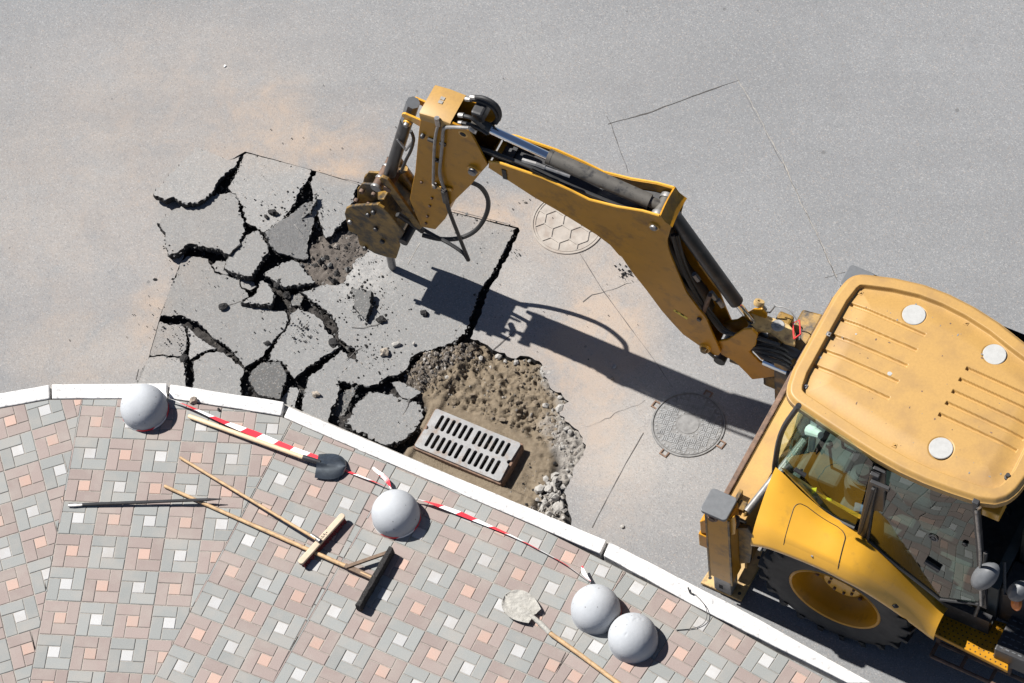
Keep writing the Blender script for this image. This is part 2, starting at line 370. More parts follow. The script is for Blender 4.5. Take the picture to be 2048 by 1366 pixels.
def rock(mb, c, r, seed, flat=.7, m=0, sub=1):
    rg = random.Random(seed); b_ = bmesh.new(); bmesh.ops.create_icosphere(b_, subdivisions=sub, radius=1)
    rot = Matrix.Rotation(rg.uniform(0, 6.3), 3, 'Z') @ Matrix.Rotation(rg.uniform(-.5, .5), 3, 'X'); sx = Vector((rg.uniform(.75, 1.3), rg.uniform(.7, 1.0), flat * rg.uniform(.8, 1.1)))
    c = Vector(c); sv = Vector((seed * 1.7, seed * .3, 0)); vs = []
    for v in b_.verts:
        q = v.co * (1 + .55 * noise.noise(v.co * 1.3 + sv) + rg.uniform(-.12, .12)); q = Vector((q.x * sx.x, q.y * sx.y, q.z * sx.z)); vs.append(c + (rot @ q) * r)
    fs = [tuple(v.index for v in f.verts) for f in b_.faces]; b_.free(); mb.add(vs, fs, m)
# ================================================================== SETTING
import numpy as np
def proj(X):
    c = R0.transposed() @ (Vector(X) - CAM); return (1024 - F * c.x / c.z, 683 + F * c.y / c.z)
HOLE_PX = [(272, 778), (298, 713), (320, 634), (340, 580), (362, 522), (385, 470), (407, 400), (440, 330), (474, 312), (490, 303), (600, 333), (690, 359), (725, 372),
           (800, 396), (870, 415), (960, 437), (1037, 455), (1040, 462), (1023, 500), (1004, 535), (986, 565), (969, 600), (956, 640), (946, 668), (941, 677),
           (975, 690), (1000, 705), (1022, 716), (1050, 712), (1078, 722), (1088, 752), (1100, 775), (1122, 785), (1138, 803), (1114, 816), (1130, 842),
           (1160, 868), (1172, 890), (1167, 912), (1148, 935), (1140, 960), (1128, 985), (1136, 1010), (1143, 1045), (1150, 1082), (1000, 1020), (800, 933), (600, 850), (572, 835), (450, 808), (330, 790)]
hole = [P(x, y, ROAD) for x, y in HOLE_PX]
hole_j = jag(hole, .012, .03, 3, straight=(0, 1, 2, 3, 8, 9, 10, 11, 12, 13, 14, 15, 44, 45, 46, 47, 48, 49, 50))
# road: one sheet to the horizon with the dug-up opening
mb = MB()
outer = [Vector((-150, -150, ROAD)), Vector((150, -150, ROAD)), Vector((150, 150, ROAD)), Vector((-150, 150, ROAD))]
tri = tessellate_polygon([outer, hole_j]); allv = outer + hole_j
mb.add(allv, tri, 0); k = len(hole_j)
wall = []
for i, v in enumerate(hole_j):
    wall.append(v + Vector((random.uniform(-.006, .006), random.uniform(-.006, .006), -.05)))
bot = [v + Vector((random.uniform(-.012, .012), random.uniform(-.012, .012), -.16)) for v in hole_j]
o4 = len(mb.v); mb.v += wall + bot
for i in range(k):
    j = (i + 1) % k; mb.f.append((4 + i, 4 + j, o4 + j, o4 + i)); mb.m.append(1); mb.f.append((o4 + i, o4 + j, o4 + k + j, o4 + k + i)); mb.m.append(1)
road = mb.build('road', ['asphalt', 'bitumen'], recalc=False); tag(road, kind='structure')
bm = bmesh.new(); bm.from_mesh(road.data)
for f in bm.faces:
    if f.material_index == 0 and f.normal.z < 0: f.normal_flip()
bm.to_mesh(road.data); bm.free()

# seams, saw cuts and hairline cracks of the road
def crack(pts, wd, m='crack_dark', seed=0, wob=.006, z=ROAD + .003, parent=road, name='crack'):
    pts = [Vector((p.x, p.y, z)) for p in pts]; out = []
    for i in range(len(pts) - 1):
        n_ = max(2, int((pts[i + 1] - pts[i]).length / .04)); out += [pts[i].lerp(pts[i + 1], j / n_) for j in range(n_)]
    out.append(pts[-1]); L, Rr = [], []
    for i, p in enumerate(out):
        d = (out[min(i + 1, len(out) - 1)] - out[max(i - 1, 0)]).normalized(); q = Vector((-d.y, d.x, 0)); wv = wd * max(.25, .65 + noise.noise(p * 7 + Vector((seed, 0, 0))))
        c = p + q * (noise.noise(p * 14 + Vector((0, seed, 0))) * wob); L.append(c + q * wv * .5); Rr.append(c - q * wv * .5)
    b_ = MB(); b_.loft([L, Rr]); return b_.build(name, m, parent)
def cpx(l, z=ROAD): return [P(x, y, z) for x, y in l]
crack(cpx([(1216, 248), (1290, 228), (1380, 195), (1478, 160)]), .010, seed=1)
crack(cpx([(1213, 232), (1222, 250), (1236, 290), (1252, 330), (1256, 345)]), .005, seed=2)
crack(cpx([(1470, 148), (1482, 170), (1508, 215), (1530, 258), (1560, 310), (1600, 402), (1640, 480), (1672, 555)]), .009, 'seam_light', seed=3, wob=.014)
crack(cpx([(1490, 190), (1530, 262), (1566, 330), (1600, 398), (1675, 562)]), .004, seed=4, wob=.014)
crack(cpx([(1160, 508), (1205, 580), (1260, 655), (1305, 715), (1345, 775)]), .006, seed=5, wob=.002)
crack(cpx([(1166, 605), (1185, 592), (1215, 582), (1262, 566)]), .008, seed=6, wob=.016)
crack(cpx([(1287, 866), (1250, 930), (1210, 1005), (1184, 1056)]), .008, seed=7, wob=.002)
crack(cpx([(1030, 662), (1000, 690), (985, 700)]), .012, seed=8, wob=.012)
crack(cpx([(278, 738), (272, 760)]), .008, seed=9, wob=.01)
crack(cpx([(1008, 258), (1030, 255)]), .005, seed=10)
crack(cpx([(690, 358), (760, 377), (870, 411), (960, 434), (1030, 452)]), .005, seed=11, wob=.002)
crack(cpx([(1650, 555), (1690, 545)]), .006, seed=12)
crack(cpx([(1170, 855), (1230, 830), (1290, 800)]), .004, seed=13, wob=.03)

# ------------------------------------------------------------------ pit ground
def np_inside(X, Y, poly):
    r = np.zeros(X.shape, bool); j = len(poly) - 1
    for i in range(len(poly)):
        xi, yi = poly[i][0], poly[i][1]; xj, yj = poly[j][0], poly[j][1]
        if yi != yj: r ^= ((yi > Y) != (yj > Y)) & (X < (xj - xi) * (Y - yi) / (yj - yi) + xi)
        j = i
    return r
def wpoly(l, z=ROAD): return [(v.x, v.y) for v in (P(x, y, z) for x, y in l)]
SAND = wpoly([(800, 920), (838, 862), (850, 812), (825, 782), (815, 745), (850, 705), (935, 680), (1000, 690), (1080, 715), (1090, 760), (1130, 800), (1110, 860), (1105, 930), (1085, 985), (1120, 1075)])
CRAT = wpoly([(600, 520), (625, 470), (690, 450), (780, 480), (760, 520), (712, 540), (700, 572), (640, 575), (590, 580)])
RUBB = wpoly([(1075, 705), (1140, 780), (1180, 870), (1180, 920), (1150, 950), (1130, 990), (1150, 1080), (1050, 1040), (1085, 985), (1120, 940), (1110, 900), (1075, 850), (1085, 830), (1120, 800), (1080, 760)])
GRAV = wpoly([(800, 740), (870, 690), (960, 685), (940, 715), (890, 740), (860, 775), (830, 790)])
G_TL, G_TR, G_BR, G_BL = (P(*p, -.035) for p in ((870, 816), (1041.6, 886), (1000, 964), (830, 892)))
gc = (G_TL + G_TR + G_BR + G_BL) / 4; gu = (G_TR - G_TL + G_BR - G_BL).normalized(); gv = Vector((-gu.y, gu.x, 0)); GW = ((G_TR - G_TL).length + (G_BR - G_BL).length) / 4; GH = ((G_TL - G_BL).length + (G_TR - G_BR).length) / 4
GZ = -.035
step = .0135
xs0, xs1 = min(v.x for v in hole) - .05, max(v.x for v in hole) + .05; ys0, ys1 = min(v.y for v in hole) - .05, max(v.y for v in hole) + .05
nx, ny = int((xs1 - xs0) / step), int((ys1 - ys0) / step)
X, Y = np.meshgrid(np.linspace(xs0, xs1, nx), np.linspace(ys0, ys1, ny))
pts = [Vector((x, y, 0)) for x, y in zip(X.ravel(), Y.ravel())]
def nz(s, o=0): return np.array([noise.noise(p * s + Vector((o, 0, 0))) for p in pts]).reshape(X.shape)
n3, n9, n30, n60 = nz(3), nz(9, 3), nz(28, 7), nz(60, 9)
Xw, Yw = X + n9 * .04 + n30 * .015, Y + n3 * .04 + n30 * .012
def soft(mask, k=3):
    a = mask.astype(float)
    for _ in range(k):
        a = (a + np.roll(a, 1, 0) + np.roll(a, -1, 0) + np.roll(a, 1, 1) + np.roll(a, -1, 1)) / 5
    return a
ms, mc, mr, mg = (soft(np_inside(Xw, Yw, p), 6) for p in (SAND, CRAT, RUBB, GRAV))
U = (X - gc.x) * gu.x + (Y - gc.y) * gu.y; V = (X - gc.x) * gv.x + (Y - gc.y) * gv.y
dG = np.hypot(np.maximum(np.abs(U) - GW, 0), np.maximum(np.abs(V) - GH, 0))
smooth_ = np.clip(1 - (dG - .10) / .07, 0, 1)
churn = np.clip((V - GH - .05) / .08, 0, 1)
ridge = np.abs(n9) ; lump = .040 * (1 - 2 * ridge) + .030 * (1 - 2 * np.abs(n30)) * (n3 > -.35) + .022 * n30 + .018 * n60 - .02
h = -.205 + .04 * n9 + .02 * n30 + .008 * n60
h = h * (1 - mc) + mc * (-.165 + .03 * n9 + .014 * n30 + .006 * n60)
hs = -.165 + .02 * n3 + .006 * n9 + (1 - smooth_) * (.35 + .65 * churn) * lump + .03 * np.clip((-U - GW + .25) / .4, 0, 1) * (V > 0)
ringb = np.exp(-((dG - .085) / .05) ** 2) * .022 * (V > -GH)
hs += ringb
hs += .078 * np.clip((-V - GH + .02) / .03, 0, 1) + .03 * np.clip((-U - GW + .02) / .03, 0, 1)
h = h * (1 - ms) + ms * hs
h = h * (1 - mr) + mr * (-.135 + .02 * n9 + .02 * n30 + .012 * n60)
ins = (np.abs(U) < GW - .045) & (np.abs(V) < GH - .035)
inh = np_inside(X, Y, [(v.x, v.y) for v in hole]); inh_s = soft(inh, 5)
h = np.where(inh_s < .5, np.minimum(h, ROAD - .03), h); h = np.minimum(h, -.06)
h = np.where(ins, -.75, h)
keep = inh_s > .01
idx = -np.ones(X.shape, int); idx[keep] = np.arange(keep.sum())
vv = np.stack([X[keep], Y[keep], h[keep]], 1)
q = np.stack([idx[:-1, :-1], idx[:-1, 1:], idx[1:, 1:], idx[1:, :-1]], -1).reshape(-1, 4); q = q[(q >= 0).all(1)]
me = bpy.data.meshes.new('pit_ground'); me.from_pydata(vv.tolist(), [], q.tolist()); me.materials.append(MATS['pit_ground'])
ca = me.color_attributes.new('zone', 'FLOAT_COLOR', 'POINT')
dk = np.where(ins, 0, 1)
gsel = mg * (1 - .5 * (n30 > .1))
cols = np.stack([np.clip(mc + mg * .6, 0, 1)[keep] * dk[keep], (ms * (1 - mg * .75) * dk)[keep], (mr * (1 - ms * .3) * (.35 + .65 * (n30 > -.15)))[keep] * dk[keep], np.ones(keep.sum())], 1)
ca.data.foreach_set('color', cols.astype(np.float32).ravel())
me.polygons.foreach_set('use_smooth', [True] * len(me.polygons))
pit = bpy.data.objects.new('pit_ground', me); COL.objects.link(pit); tag(pit, kind='structure')
def hgt(x, y):
    i = min(max(int((x - xs0) / (xs1 - xs0) * (nx - 1) + .5), 0), nx - 1); j = min(max(int((y - ys0) / (ys1 - ys0) * (ny - 1) + .5), 0), ny - 1); return float(h[j, i])

# ------------------------------------------------------------------ kerb
KOUT = [(-420, 860), (98, 769), (104, 768), (333, 766), (340, 768), (568, 802), (577, 813), (1213, 1080), (1219, 1083), (1484, 1219), (1745, 1366)]
b_ = MB(); strip = [((-420, 885), (-425, 855)), ((100, 790), (100, 775)), ((336, 788), (336, 772)), ((566, 824), (570, 808)), ((1205, 1098), (1215, 1084)), ((1380, 1196), (1400, 1180)), ((1700, 1356), (1735, 1366)), ((2300, 1690), (2330, 1690))]
b_.loft([[P(*s[0], -.05) for s in strip], [P(*s[1], -.05) for s in strip], [P(*s[1], -.3) for s in strip]])
kerb = b_.build('kerb', 'rubble'); tag(kerb, kind='structure'); OFF[kerb.name] = OFF[kerb.name]
def stone(o, i):
    top = [P(*p, 0.004) for p in o] + [P(*p, 0.004) for p in reversed(i)]
    c = sum(top, Vector()) / len(top)
    tt = []
    for k in range(len(top)):
        a, d = top[k], top[(k + 1) % len(top)]; n_ = max(1, int((d - a).length / .12))
        tt += [a.lerp(d, j / n_) + Vector((random.uniform(-.0022, .0022), random.uniform(-.0022, .0022), 0)) for j in range(n_)]
    m_ = MB(); m_.prism(tt, -.28); return m_.build('kerb_stone', 'concrete_white', kerb, bevel=.011, seg=3)
stone([(-420, 860), (98, 769)], [(-415, 888), (99, 797)])
stone([(103.5, 768), (334, 766)], [(103.5, 797), (332, 795)])
stone([(340, 768), (568, 803)], [(337, 795), (562, 831)])
stone([(577, 813), (1213, 1080)], [(567, 834), (1201, 1107)])
stone([(1219, 1083), (1484, 1219), (1745, 1366)], [(1207, 1110), (1380, 1206), (1697, 1366)])
stone([(1751, 1370), (2320, 1690)], [(1703, 1370), (2270, 1690)])

# ------------------------------------------------------------------ pavement sections of pinwheel pavers
def v2(p): return Vector((p.x, p.y))
KIN = [(-700, 935), (99, 797), (104, 797), (332, 795), (337, 795), (562, 831), (567, 834), (1201, 1107), (1207, 1110), (1380, 1206), (1697, 1366), (2400, 1765)]
kin = [v2(P(*p)) for p in ((-700, 942), (100, 799), (334, 797), (564, 834), (1203, 1110), (1380, 1208), (1697, 1368), (2400, 1767))]
def hp(a, b):            # half plane left of a->b removed: keep right side (below, for a left-to-right line)
    n_ = Vector((-(b - a).y, (b - a).x)).normalized(); return (a, -n_)
KHP = [hp(kin[i], kin[i + 1]) for i in range(len(kin) - 1)]
def seam(p, q, right):   # keep right-of-line (True) or left-of-line side; p is the upper point
    a, b = v2(P(*p)), v2(P(*q)); n_ = Vector((-(b - a).y, (b - a).x)).normalized()   # n_ points to the right when going down
    return (a, n_ if right else -n_)
BOT = [(Vector((0, -5.6)), Vector((0, 1))), (Vector((-7.2, 0)), Vector((1, 0))), (Vector((6.6, 0)), Vector((-1, 0)))]
LM = ((163.6, 799.6), (59.6, 1366)); MR = ((585, 838), (305, 1366)); R12a = ((757, 958), (629, 1206)); R12b = ((774, 966), (635, 1209)); R4 = ((1253, 1139), (1100, 1364))
SECT = [('L', (-4.12304, -1.89371), .31845, 0, [seam(*LM, False)]), ('M', (-3.48185, -.68236), -.06883, 1, [seam(*LM, True), seam(*MR, False)]),
        ('R1', (-.60846, -2.12357), -.39857, 0, [seam(*MR, True), seam(*R12a, False)]), ('R2', (-.57090, -2.17946), -.43994, 0, [seam(*R12b, True), seam(*R4, False)]),
        ('S4', (1.05426, -2.30263), -.56703, 0, [seam(*R4, True)])]
def clip(poly, planes):
    for a, n_ in planes:
        out = []
        for i in range(len(poly)):
            p, q = poly[i], poly[(i + 1) % len(poly)]; dp, dq = (p - a).dot(n_), (q - a).dot(n_)
            if dp >= 0: out.append(p)
            if (dp >= 0) != (dq >= 0): out.append(p.lerp(q, dp / (dp - dq)))
        poly = out
        if len(poly) < 3: return []
    return poly
def area(p): return .5 * sum(p[i].x * p[(i + 1) % len(p)].y - p[(i + 1) % len(p)].x * p[i].y for i in range(len(p)))
BR = [((-.05, .10), .2, .1), ((.10, .05), .1, .2), ((.05, -.10), .2, .1), ((-.10, -.05), .1, .2), ((0, 0), .1, .1)]
CH, JT, DEP = .0045, .0022, .05
def shrink(p, d):
    c = sum(p, Vector((0, 0))) / len(p); out = []
    for i in range(len(p)):
        a, b, e = p[i - 1], p[i], p[(i + 1) % len(p)]
        n1 = Vector((-(b - a).y, (b - a).x)); n2 = Vector((-(e - b).y, (e - b).x))
        if n1.length < 1e-6 or n2.length < 1e-6: out.append(b); continue
        n1.normalize(); n2.normalize(); m_ = n1 + n2
        m_ = n1 if m_.length < .2 else m_ / m_.dot(n1)
        if m_.length > 2: m_ = m_.normalized() * 2
        out.append(b + m_ * d)
    return out
def paver_geo(poly, z):
    o = shrink(poly, JT); t = shrink(o, CH); k = len(poly)
    vs = [Vector((p.x, p.y, z - DEP)) for p in o] + [Vector((p.x, p.y, z - CH)) for p in o] + [Vector((p.x, p.y, z)) for p in t]
    fs = [tuple(range(2 * k, 3 * k))]
    for r in (0, 1): fs += [(r * k + i, r * k + (i + 1) % k, (r + 1) * k + (i + 1) % k, (r + 1) * k + i) for i in range(k)]
    return vs, fs
PMESH = {}
def paver_mesh(wd, ht, mname):
    key = (wd, ht, mname)
    if key not in PMESH:
        p = [Vector((-wd / 2, -ht / 2)), Vector((wd / 2, -ht / 2)), Vector((wd / 2, ht / 2)), Vector((-wd / 2, ht / 2))]
        vs, fs = paver_geo(p, 0); me = bpy.data.meshes.new('paver'); me.from_pydata(vs, [], fs); me.materials.append(MATS[mname]); PMESH[key] = me
    return PMESH[key]
rg = random.Random(5)
bed = MB(); bedp = [kin[0]] + kin[1:] + [Vector((6.7, -5.7)), Vector((-7.3, -5.7))]
PM4 = ['paver_grey', 'paver_brown', 'paver_white', 'paver_peach']
def mkpavement(quads, name='pavement'):
    """quads: list of (poly, centre, angle, w, h, mat, whole)"""
    pav = bpy.data.objects.new(name, None)
    # the bed under this section
    pl = [q[0] for q in quads]; xs = [p for q_ in pl for p in q_]
    vis, rest = [], []
    for q_ in quads:
        c = sum(q_[0], Vector((0, 0))) / len(q_[0]); x, y = proj((c.x, c.y, 0)); a = area(q_[0])
        (vis if (-12 < x < 2060 and y < 1378 and a > .0006) else rest).append((a, q_))
    vis.sort(key=lambda t: -t[0]); rest += vis[300:]; vis = vis[:300]
    return vis, rest
for name, o, th, par, planes in SECT:
    o = Vector(o); rm = Matrix.Rotation(th, 2); quads = []; pl_all = KHP + planes + BOT
    for i in range(-26, 27):
        for j in range(-22, 22):
            cb = o + rm @ Vector((i * .301, -j * .301))
            if any((cb - a).dot(n_) < -.25 for a, n_ in pl_all): continue
            br = (i + j + par) % 2
            for bi, (c, wd, ht) in enumerate(BR):
                cc = cb + rm @ Vector(c)
                poly = [cc + rm @ Vector((sx * wd / 2, sy * ht / 2)) for sx, sy in ((-1, -1), (1, -1), (1, 1), (-1, 1))]
                cl = clip(poly, pl_all)
                if len(cl) < 3: continue
                a = area(cl)
                if a < .00025: continue
                quads.append((cl, cc, th, wd, ht, PM4[(2 if bi == 4 else 0) + br], abs(a - wd * ht) < 1e-5))
    if name == 'R1':      # narrow filler bricks where the two lays of the section drift apart
        a0, a1 = v2(P(*R12a[0])), v2(P(*R12a[1])); b0, b1 = v2(P(*R12b[0])), v2(P(*R12b[1]))
        t0, t1 = -.14, 1.9; n_ = int((a1 - a0).length * (t1 - t0) / .15)
        for k in range(n_):
            ta, tb = t0 + (t1 - t0) * k / n_, t0 + (t1 - t0) * (k + 1) / n_
            L0, L1 = a0.lerp(a1, ta), a0.lerp(a1, tb); R0_, R1_ = b0.lerp(b1, ta), b0.lerp(b1, tb)
            if (R1_ - L1).dot((b0 - a0).normalized()) < .008: break
            cl = clip([L0, L1, R1_, R0_], KHP + BOT)
            if len(cl) > 2 and area(cl) > .0003: quads.append((cl, (L0 + R1_) / 2, 0, .1, .1, PM4[(k // 2) % 2], False))
    vis, rest = mkpavement(quads)
    # bed under the section, joined to its pavement object
    bp = clip([Vector((-7.3, -5.7)), Vector((6.7, -5.7)), Vector((6.7, 2)), Vector((-7.3, 2))], KHP + planes + BOT)
    bb = MB(); bb.add([Vector((p.x, p.y, -.0055)) for p in bp], [tuple(range(len(bp)))])
    pav = bb.build('pavement', 'bed_sand'); tag(pav, kind='structure'); off = OFF[pav.name]
    for a, (cl, cc, th_, wd, ht, mn, whole) in vis:
        z = rg.uniform(-.0018, .0018)
        if whole:
            ob = bpy.data.objects.new('paver', paver_mesh(wd, ht, mn)); ob.location = Vector((cc.x, cc.y, z)) - off; ob.rotation_euler = (rg.uniform(-.008, .008), rg.uniform(-.008, .008), th_ + rg.uniform(-.009, .009))
        else:
            vs, fs = paver_geo(cl, z); c0 = Vector((cl[0].x, cl[0].y, 0)); me = bpy.data.meshes.new('paver'); me.from_pydata([v - c0 for v in vs], [], fs); me.materials.append(MATS[mn])
            ob = bpy.data.objects.new('paver', me); ob.location = c0 - off
        COL.objects.link(ob); ob.parent = pav
    if rest:
        rb = MB()
        for a, (cl, cc, th_, wd, ht, mn, whole) in rest:
            vs, fs = paver_geo(cl, rg.uniform(-.0015, .0015)); rb.add(vs, fs, PM4.index(mn))
        ob = rb.build('paver_field', PM4, pav); tag(ob, kind='stuff')

# ------------------------------------------------------------------ broken asphalt slabs
RUB = 'asphalt slabs broken loose by the breaker'; EDGE = []
def slab(px, label, z=0., g=(0, 0), m='asphalt_slab', amp=.009, th=.075, st=(), name='asphalt_slab', seed=[10], ec=True):
    seed[0] += 1; rgs = random.Random(seed[0])
    cx = sum(p[0] for p in px) / len(px); cy = sum(p[1] for p in px) / len(px); c = P(cx, cy, ROAD + z); n_ = Vector((-g[0], -g[1], 1)).normalized()
    pts = [PP(x, y, c, n_) for x, y in px]
    if sum(pts[i].x * pts[(i + 1) % len(pts)].y - pts[(i + 1) % len(pts)].x * pts[i].y for i in range(len(pts))) < 0: pts = pts[::-1]; st = tuple(len(pts) - 2 - i for i in st)
    tp = jag(pts, amp * 1.35, .018, seed[0], st); ec and EDGE.append(tp); k = len(tp); cc = sum(tp, Vector()) / k
    def ring(out, dz):
        r = []
        for p in tp:
            d = (p - cc); d.normalize(); r.append(p + d * (out + rgs.uniform(-.006, .006)) - n_ * (dz + rgs.uniform(-.004, .004)))
        return r
    mb = MB(); r1 = ring(.004, .010); r2 = ring(.002, th * .5); r3 = ring(-.012, th)
    mb.v = tp + r1 + r2 + r3; mb.f = [tuple(range(k))]; mb.m = [0]
    for r in range(3):
        for i in range(k): mb.f.append((r * k + i, (r + 1) * k + i, (r + 1) * k + (i + 1) % k, r * k + (i + 1) % k)); mb.m.append(0 if (r == 0 and rgs.random() < .35) else 1)
    mb.f.append(tuple(range(3 * k, 4 * k))[::-1]); mb.m.append(1)
    o = mb.build(name, [m, 'bitumen'], recalc=False)
    bm = bmesh.new(); bm.from_mesh(o.data); bmesh.ops.recalc_face_normals(bm, faces=bm.faces)
    ng = [f for f in bm.faces if len(f.verts) > 4]; bmesh.ops.triangulate(bm, faces=ng); bm.to_mesh(o.data); bm.free()
    return tag(o, label, 'asphalt slab' if name == 'asphalt_slab' else 'asphalt chunk', RUB)
def z6(l): return [(270 + x / 3.692, 270 + y / 3.692) for x, y in l]
def z7(l): return [(270 + x / 3.794, 540 + y / 3.794) for x, y in l]
S1 = slab(z6([(500, 35), (640, 75), (795, 100), (760, 190), (690, 270), (610, 345), (545, 430), (465, 495), (425, 505), (350, 500), (290, 455), (215, 480), (135, 430)]),
     'tilted asphalt slab at the upper left corner of the dig, chipped along its lower edge', .055, (-.08, -.16), st=(0, 1, 12), ec=False)
slab(z6([(825, 115), (1120, 205), (1300, 260), (1285, 310), (1215, 410), (1140, 560), (1110, 605), (1010, 690), (965, 715), (900, 685), (830, 650), (800, 520), (760, 470), (720, 430), (690, 395), (745, 290), (785, 200)]),
     'large asphalt slab strewn with black crumbs, second from left along the top saw cut', .0, (.02, -.03), st=(0, 1))
slab(z6([(470, 500), (600, 440), (690, 425), (745, 440), (765, 500), (760, 570), (800, 620), (805, 690), (800, 740), (765, 810), (720, 850), (695, 880), (640, 845), (560, 830), (470, 820), (410, 800), (330, 850), (255, 885), (240, 870), (225, 780), (215, 710), (165, 650), (225, 600), (245, 570), (330, 540), (420, 515)]),
     'big raised asphalt slab at the left edge with a hairline crack across its right end', .055, (-.03, -.13), amp=.010, th=.085)
slab(z6([(905, 705), (935, 740), (970, 800), (985, 855), (955, 890), (900, 970), (865, 1040), (790, 1030), (690, 1000), (665, 985), (690, 900), (740, 845), (790, 780), (840, 735)]),
     'small raised four-sided asphalt slab overlapping the corner of the big left slab', .06, (.06, -.14), amp=.008, th=.085)
slab(z6([(1120, 610), (1160, 580), (1260, 500), (1335, 480), (1340, 560), (1320, 640), (1285, 760), (1270, 850), (1275, 915), (1190, 910), (1060, 870), (1000, 800), (960, 720), (1040, 660)]),
     'dark grey asphalt slab tipped away from the sun with two white chalk marks', .03, (-.38, .16), 'asphalt_slab', amp=.006)
slab(z6([(1340, 270), (1500, 320), (1645, 355), (1620, 450), (1590, 530), (1560, 620), (1490, 680), (1450, 745), (1410, 760), (1385, 700), (1360, 620), (1335, 530), (1310, 400), (1295, 350)]),
     'wedge-shaped asphalt slab beside the breaker, pointing down from the top saw cut', .0, (-.02, .0), st=(0, 1))
slab(z6([(1170, 925), (1215, 950), (1260, 1010), (1330, 1080), (1310, 1095), (1200, 1110), (1100, 1120), (1060, 1095), (1010, 1060), (960, 1015), (1010, 985), (1090, 940)]),
     'leaf-shaped asphalt slab in the middle of the dig below the dark tipped slab', .035, (-.05, -.14), amp=.008)
slab(z6([(565, 960), (600, 930), (670, 935), (655, 985), (690, 1028), (650, 1025), (590, 1005)]), 'little asphalt piece dusted with crumbs under the small raised slab', -.005, (0, 0), amp=.006)
slab(z6([(780, 1070), (880, 1090), (890, 1120), (850, 1145), (790, 1125)]), 'smallest asphalt fragment sunk in the crack below the small raised slab', -.015, (0, 0), amp=.005)
slab(z6([(930, 1075), (985, 1100), (1015, 1160), (1020, 1210), (1000, 1250), (900, 1245), (780, 1235), (850, 1200), (900, 1150)]), 'triangular asphalt slab with a black broken lower edge in the middle', .045, (.05, -.22), amp=.008, th=.085)
slab([(362, 522), (378, 512), (392, 514), (416, 518), (422, 531), (428, 545), (455, 551), (476, 558), (482, 577), (495, 586), (497, 594), (480, 603), (500, 612), (540, 618), (565, 622), (572, 626), (576, 640), (567, 660), (548, 678), (536, 697), (520, 715), (505, 725), (488, 735), (484, 728), (470, 708), (452, 692), (430, 676), (410, 658), (390, 642), (370, 632), (352, 631), (320, 630), (340, 580)],
     'broad asphalt slab along the left saw cut ending at the long diagonal crack', .0, (.0, .0), st=(31, 32), amp=.007)
slab([(320, 643), (341, 651), (362, 647), (370, 657), (373, 682), (372, 698), (363, 713), (328, 709), (298, 712), (309, 672)], 'crumb-strewn asphalt slab at the left saw cut below the diagonal crack', -.005, (0, 0), st=(8, 9), amp=.005)
slab([(377, 655), (391, 671), (418, 690), (433, 696), (412, 701), (394, 709), (380, 719), (378, 708), (380, 688), (376, 668)], 'narrow triangular asphalt slab caught between the cracks on the left', -.003, (0, 0), amp=.004)
slab([(298, 715), (328, 712), (362, 717), (367, 727), (370, 746), (374, 785), (268, 785), (281, 743)], 'asphalt slab against the kerb behind the leftmost concrete dome', .0, (0, 0), st=(5, 6, 7), amp=.005)
slab([(384, 725), (402, 713), (433, 703), (447, 705), (465, 721), (483, 734), (488, 743), (479, 759), (487, 805), (439, 798), (385, 785), (389, 751)], 'pale asphalt slab along the kerb between the left crack and the dark slab', .0, (.03, .03), amp=.008)
slab([(528, 724), (561, 723), (568, 740), (572, 759), (565, 777), (560, 797), (518, 790), (508, 775), (499, 759), (502, 746), (515, 732)], 'dark hexagonal asphalt slab lying upside down beside the kerb', .045, (-.06, -.08), 'asphalt_dark', amp=.005)
slab([(580, 627), (597, 616), (621, 627), (642, 640), (648, 659), (666, 672), (677, 695), (652, 709), (634, 722), (610, 738), (589, 757), (575, 740), (565, 722), (536, 722), (545, 698), (558, 677), (575, 656), (582, 637)],
     'asphalt slab thick with black crumbs in the centre of the dig', -.002, (.03, -.03), amp=.008)
slab([(684, 700), (697, 716), (712, 719), (694, 735), (675, 756), (678, 772), (675, 796), (662, 822), (655, 850), (606, 830), (605, 801), (613, 772), (622, 751), (644, 737), (665, 716)], 'long asphalt slab running down to the kerb with one dark stone on it', .004, (-.04, .02), amp=.008)
slab([(594, 776), (598, 782), (593, 800), (590, 815), (561, 810), (563, 798), (581, 774)], 'small asphalt piece wedged beside the kerb next to the dark hexagonal slab', -.01, (0, 0), amp=.005)
slab([(600, 583), (640, 572), (690, 568), (697, 548), (712, 522), (735, 502), (745, 470), (760, 440), (775, 392), (870, 417), (960, 439), (1031, 457), (1012, 495), (993, 530), (972, 562), (952, 600), (938, 642), (930, 668), (910, 680), (880, 693), (850, 700), (826, 712), (815, 735), (795, 750), (775, 752), (757, 768), (730, 771), (700, 765), (672, 757), (682, 745), (707, 722), (716, 702), (694, 690), (682, 680), (678, 665), (672, 640), (655, 625), (640, 610), (620, 597)],
     'largest asphalt slab under the breaker chisel, bounded right by a wide black crack', .006, (.0, .0), st=(8, 9, 10), amp=.009, th=.09)
slab([(785, 765), (800, 763), (842, 784), (819, 799), (804, 795), (796, 784)], 'small asphalt flake lying at the edge of the wet sand', .015, (.02, -.06), amp=.004, th=.05)
slab([(737, 784), (785, 788), (807, 799), (823, 803), (847, 818), (840, 845), (826, 864), (807, 879), (766, 888), (690, 848), (712, 814)], 'cracked asphalt slab between the kerb and the drain grate', .01, (-.03, -.05), amp=.012)
slab([(703, 578), (743, 582), (739, 616), (729, 639), (712, 616)], 'jagged dark chunk of asphalt lying on the largest slab beside black crumbs', .07, (.25, .1), 'asphalt_dark', amp=.008, th=.08, name='asphalt_chunk')
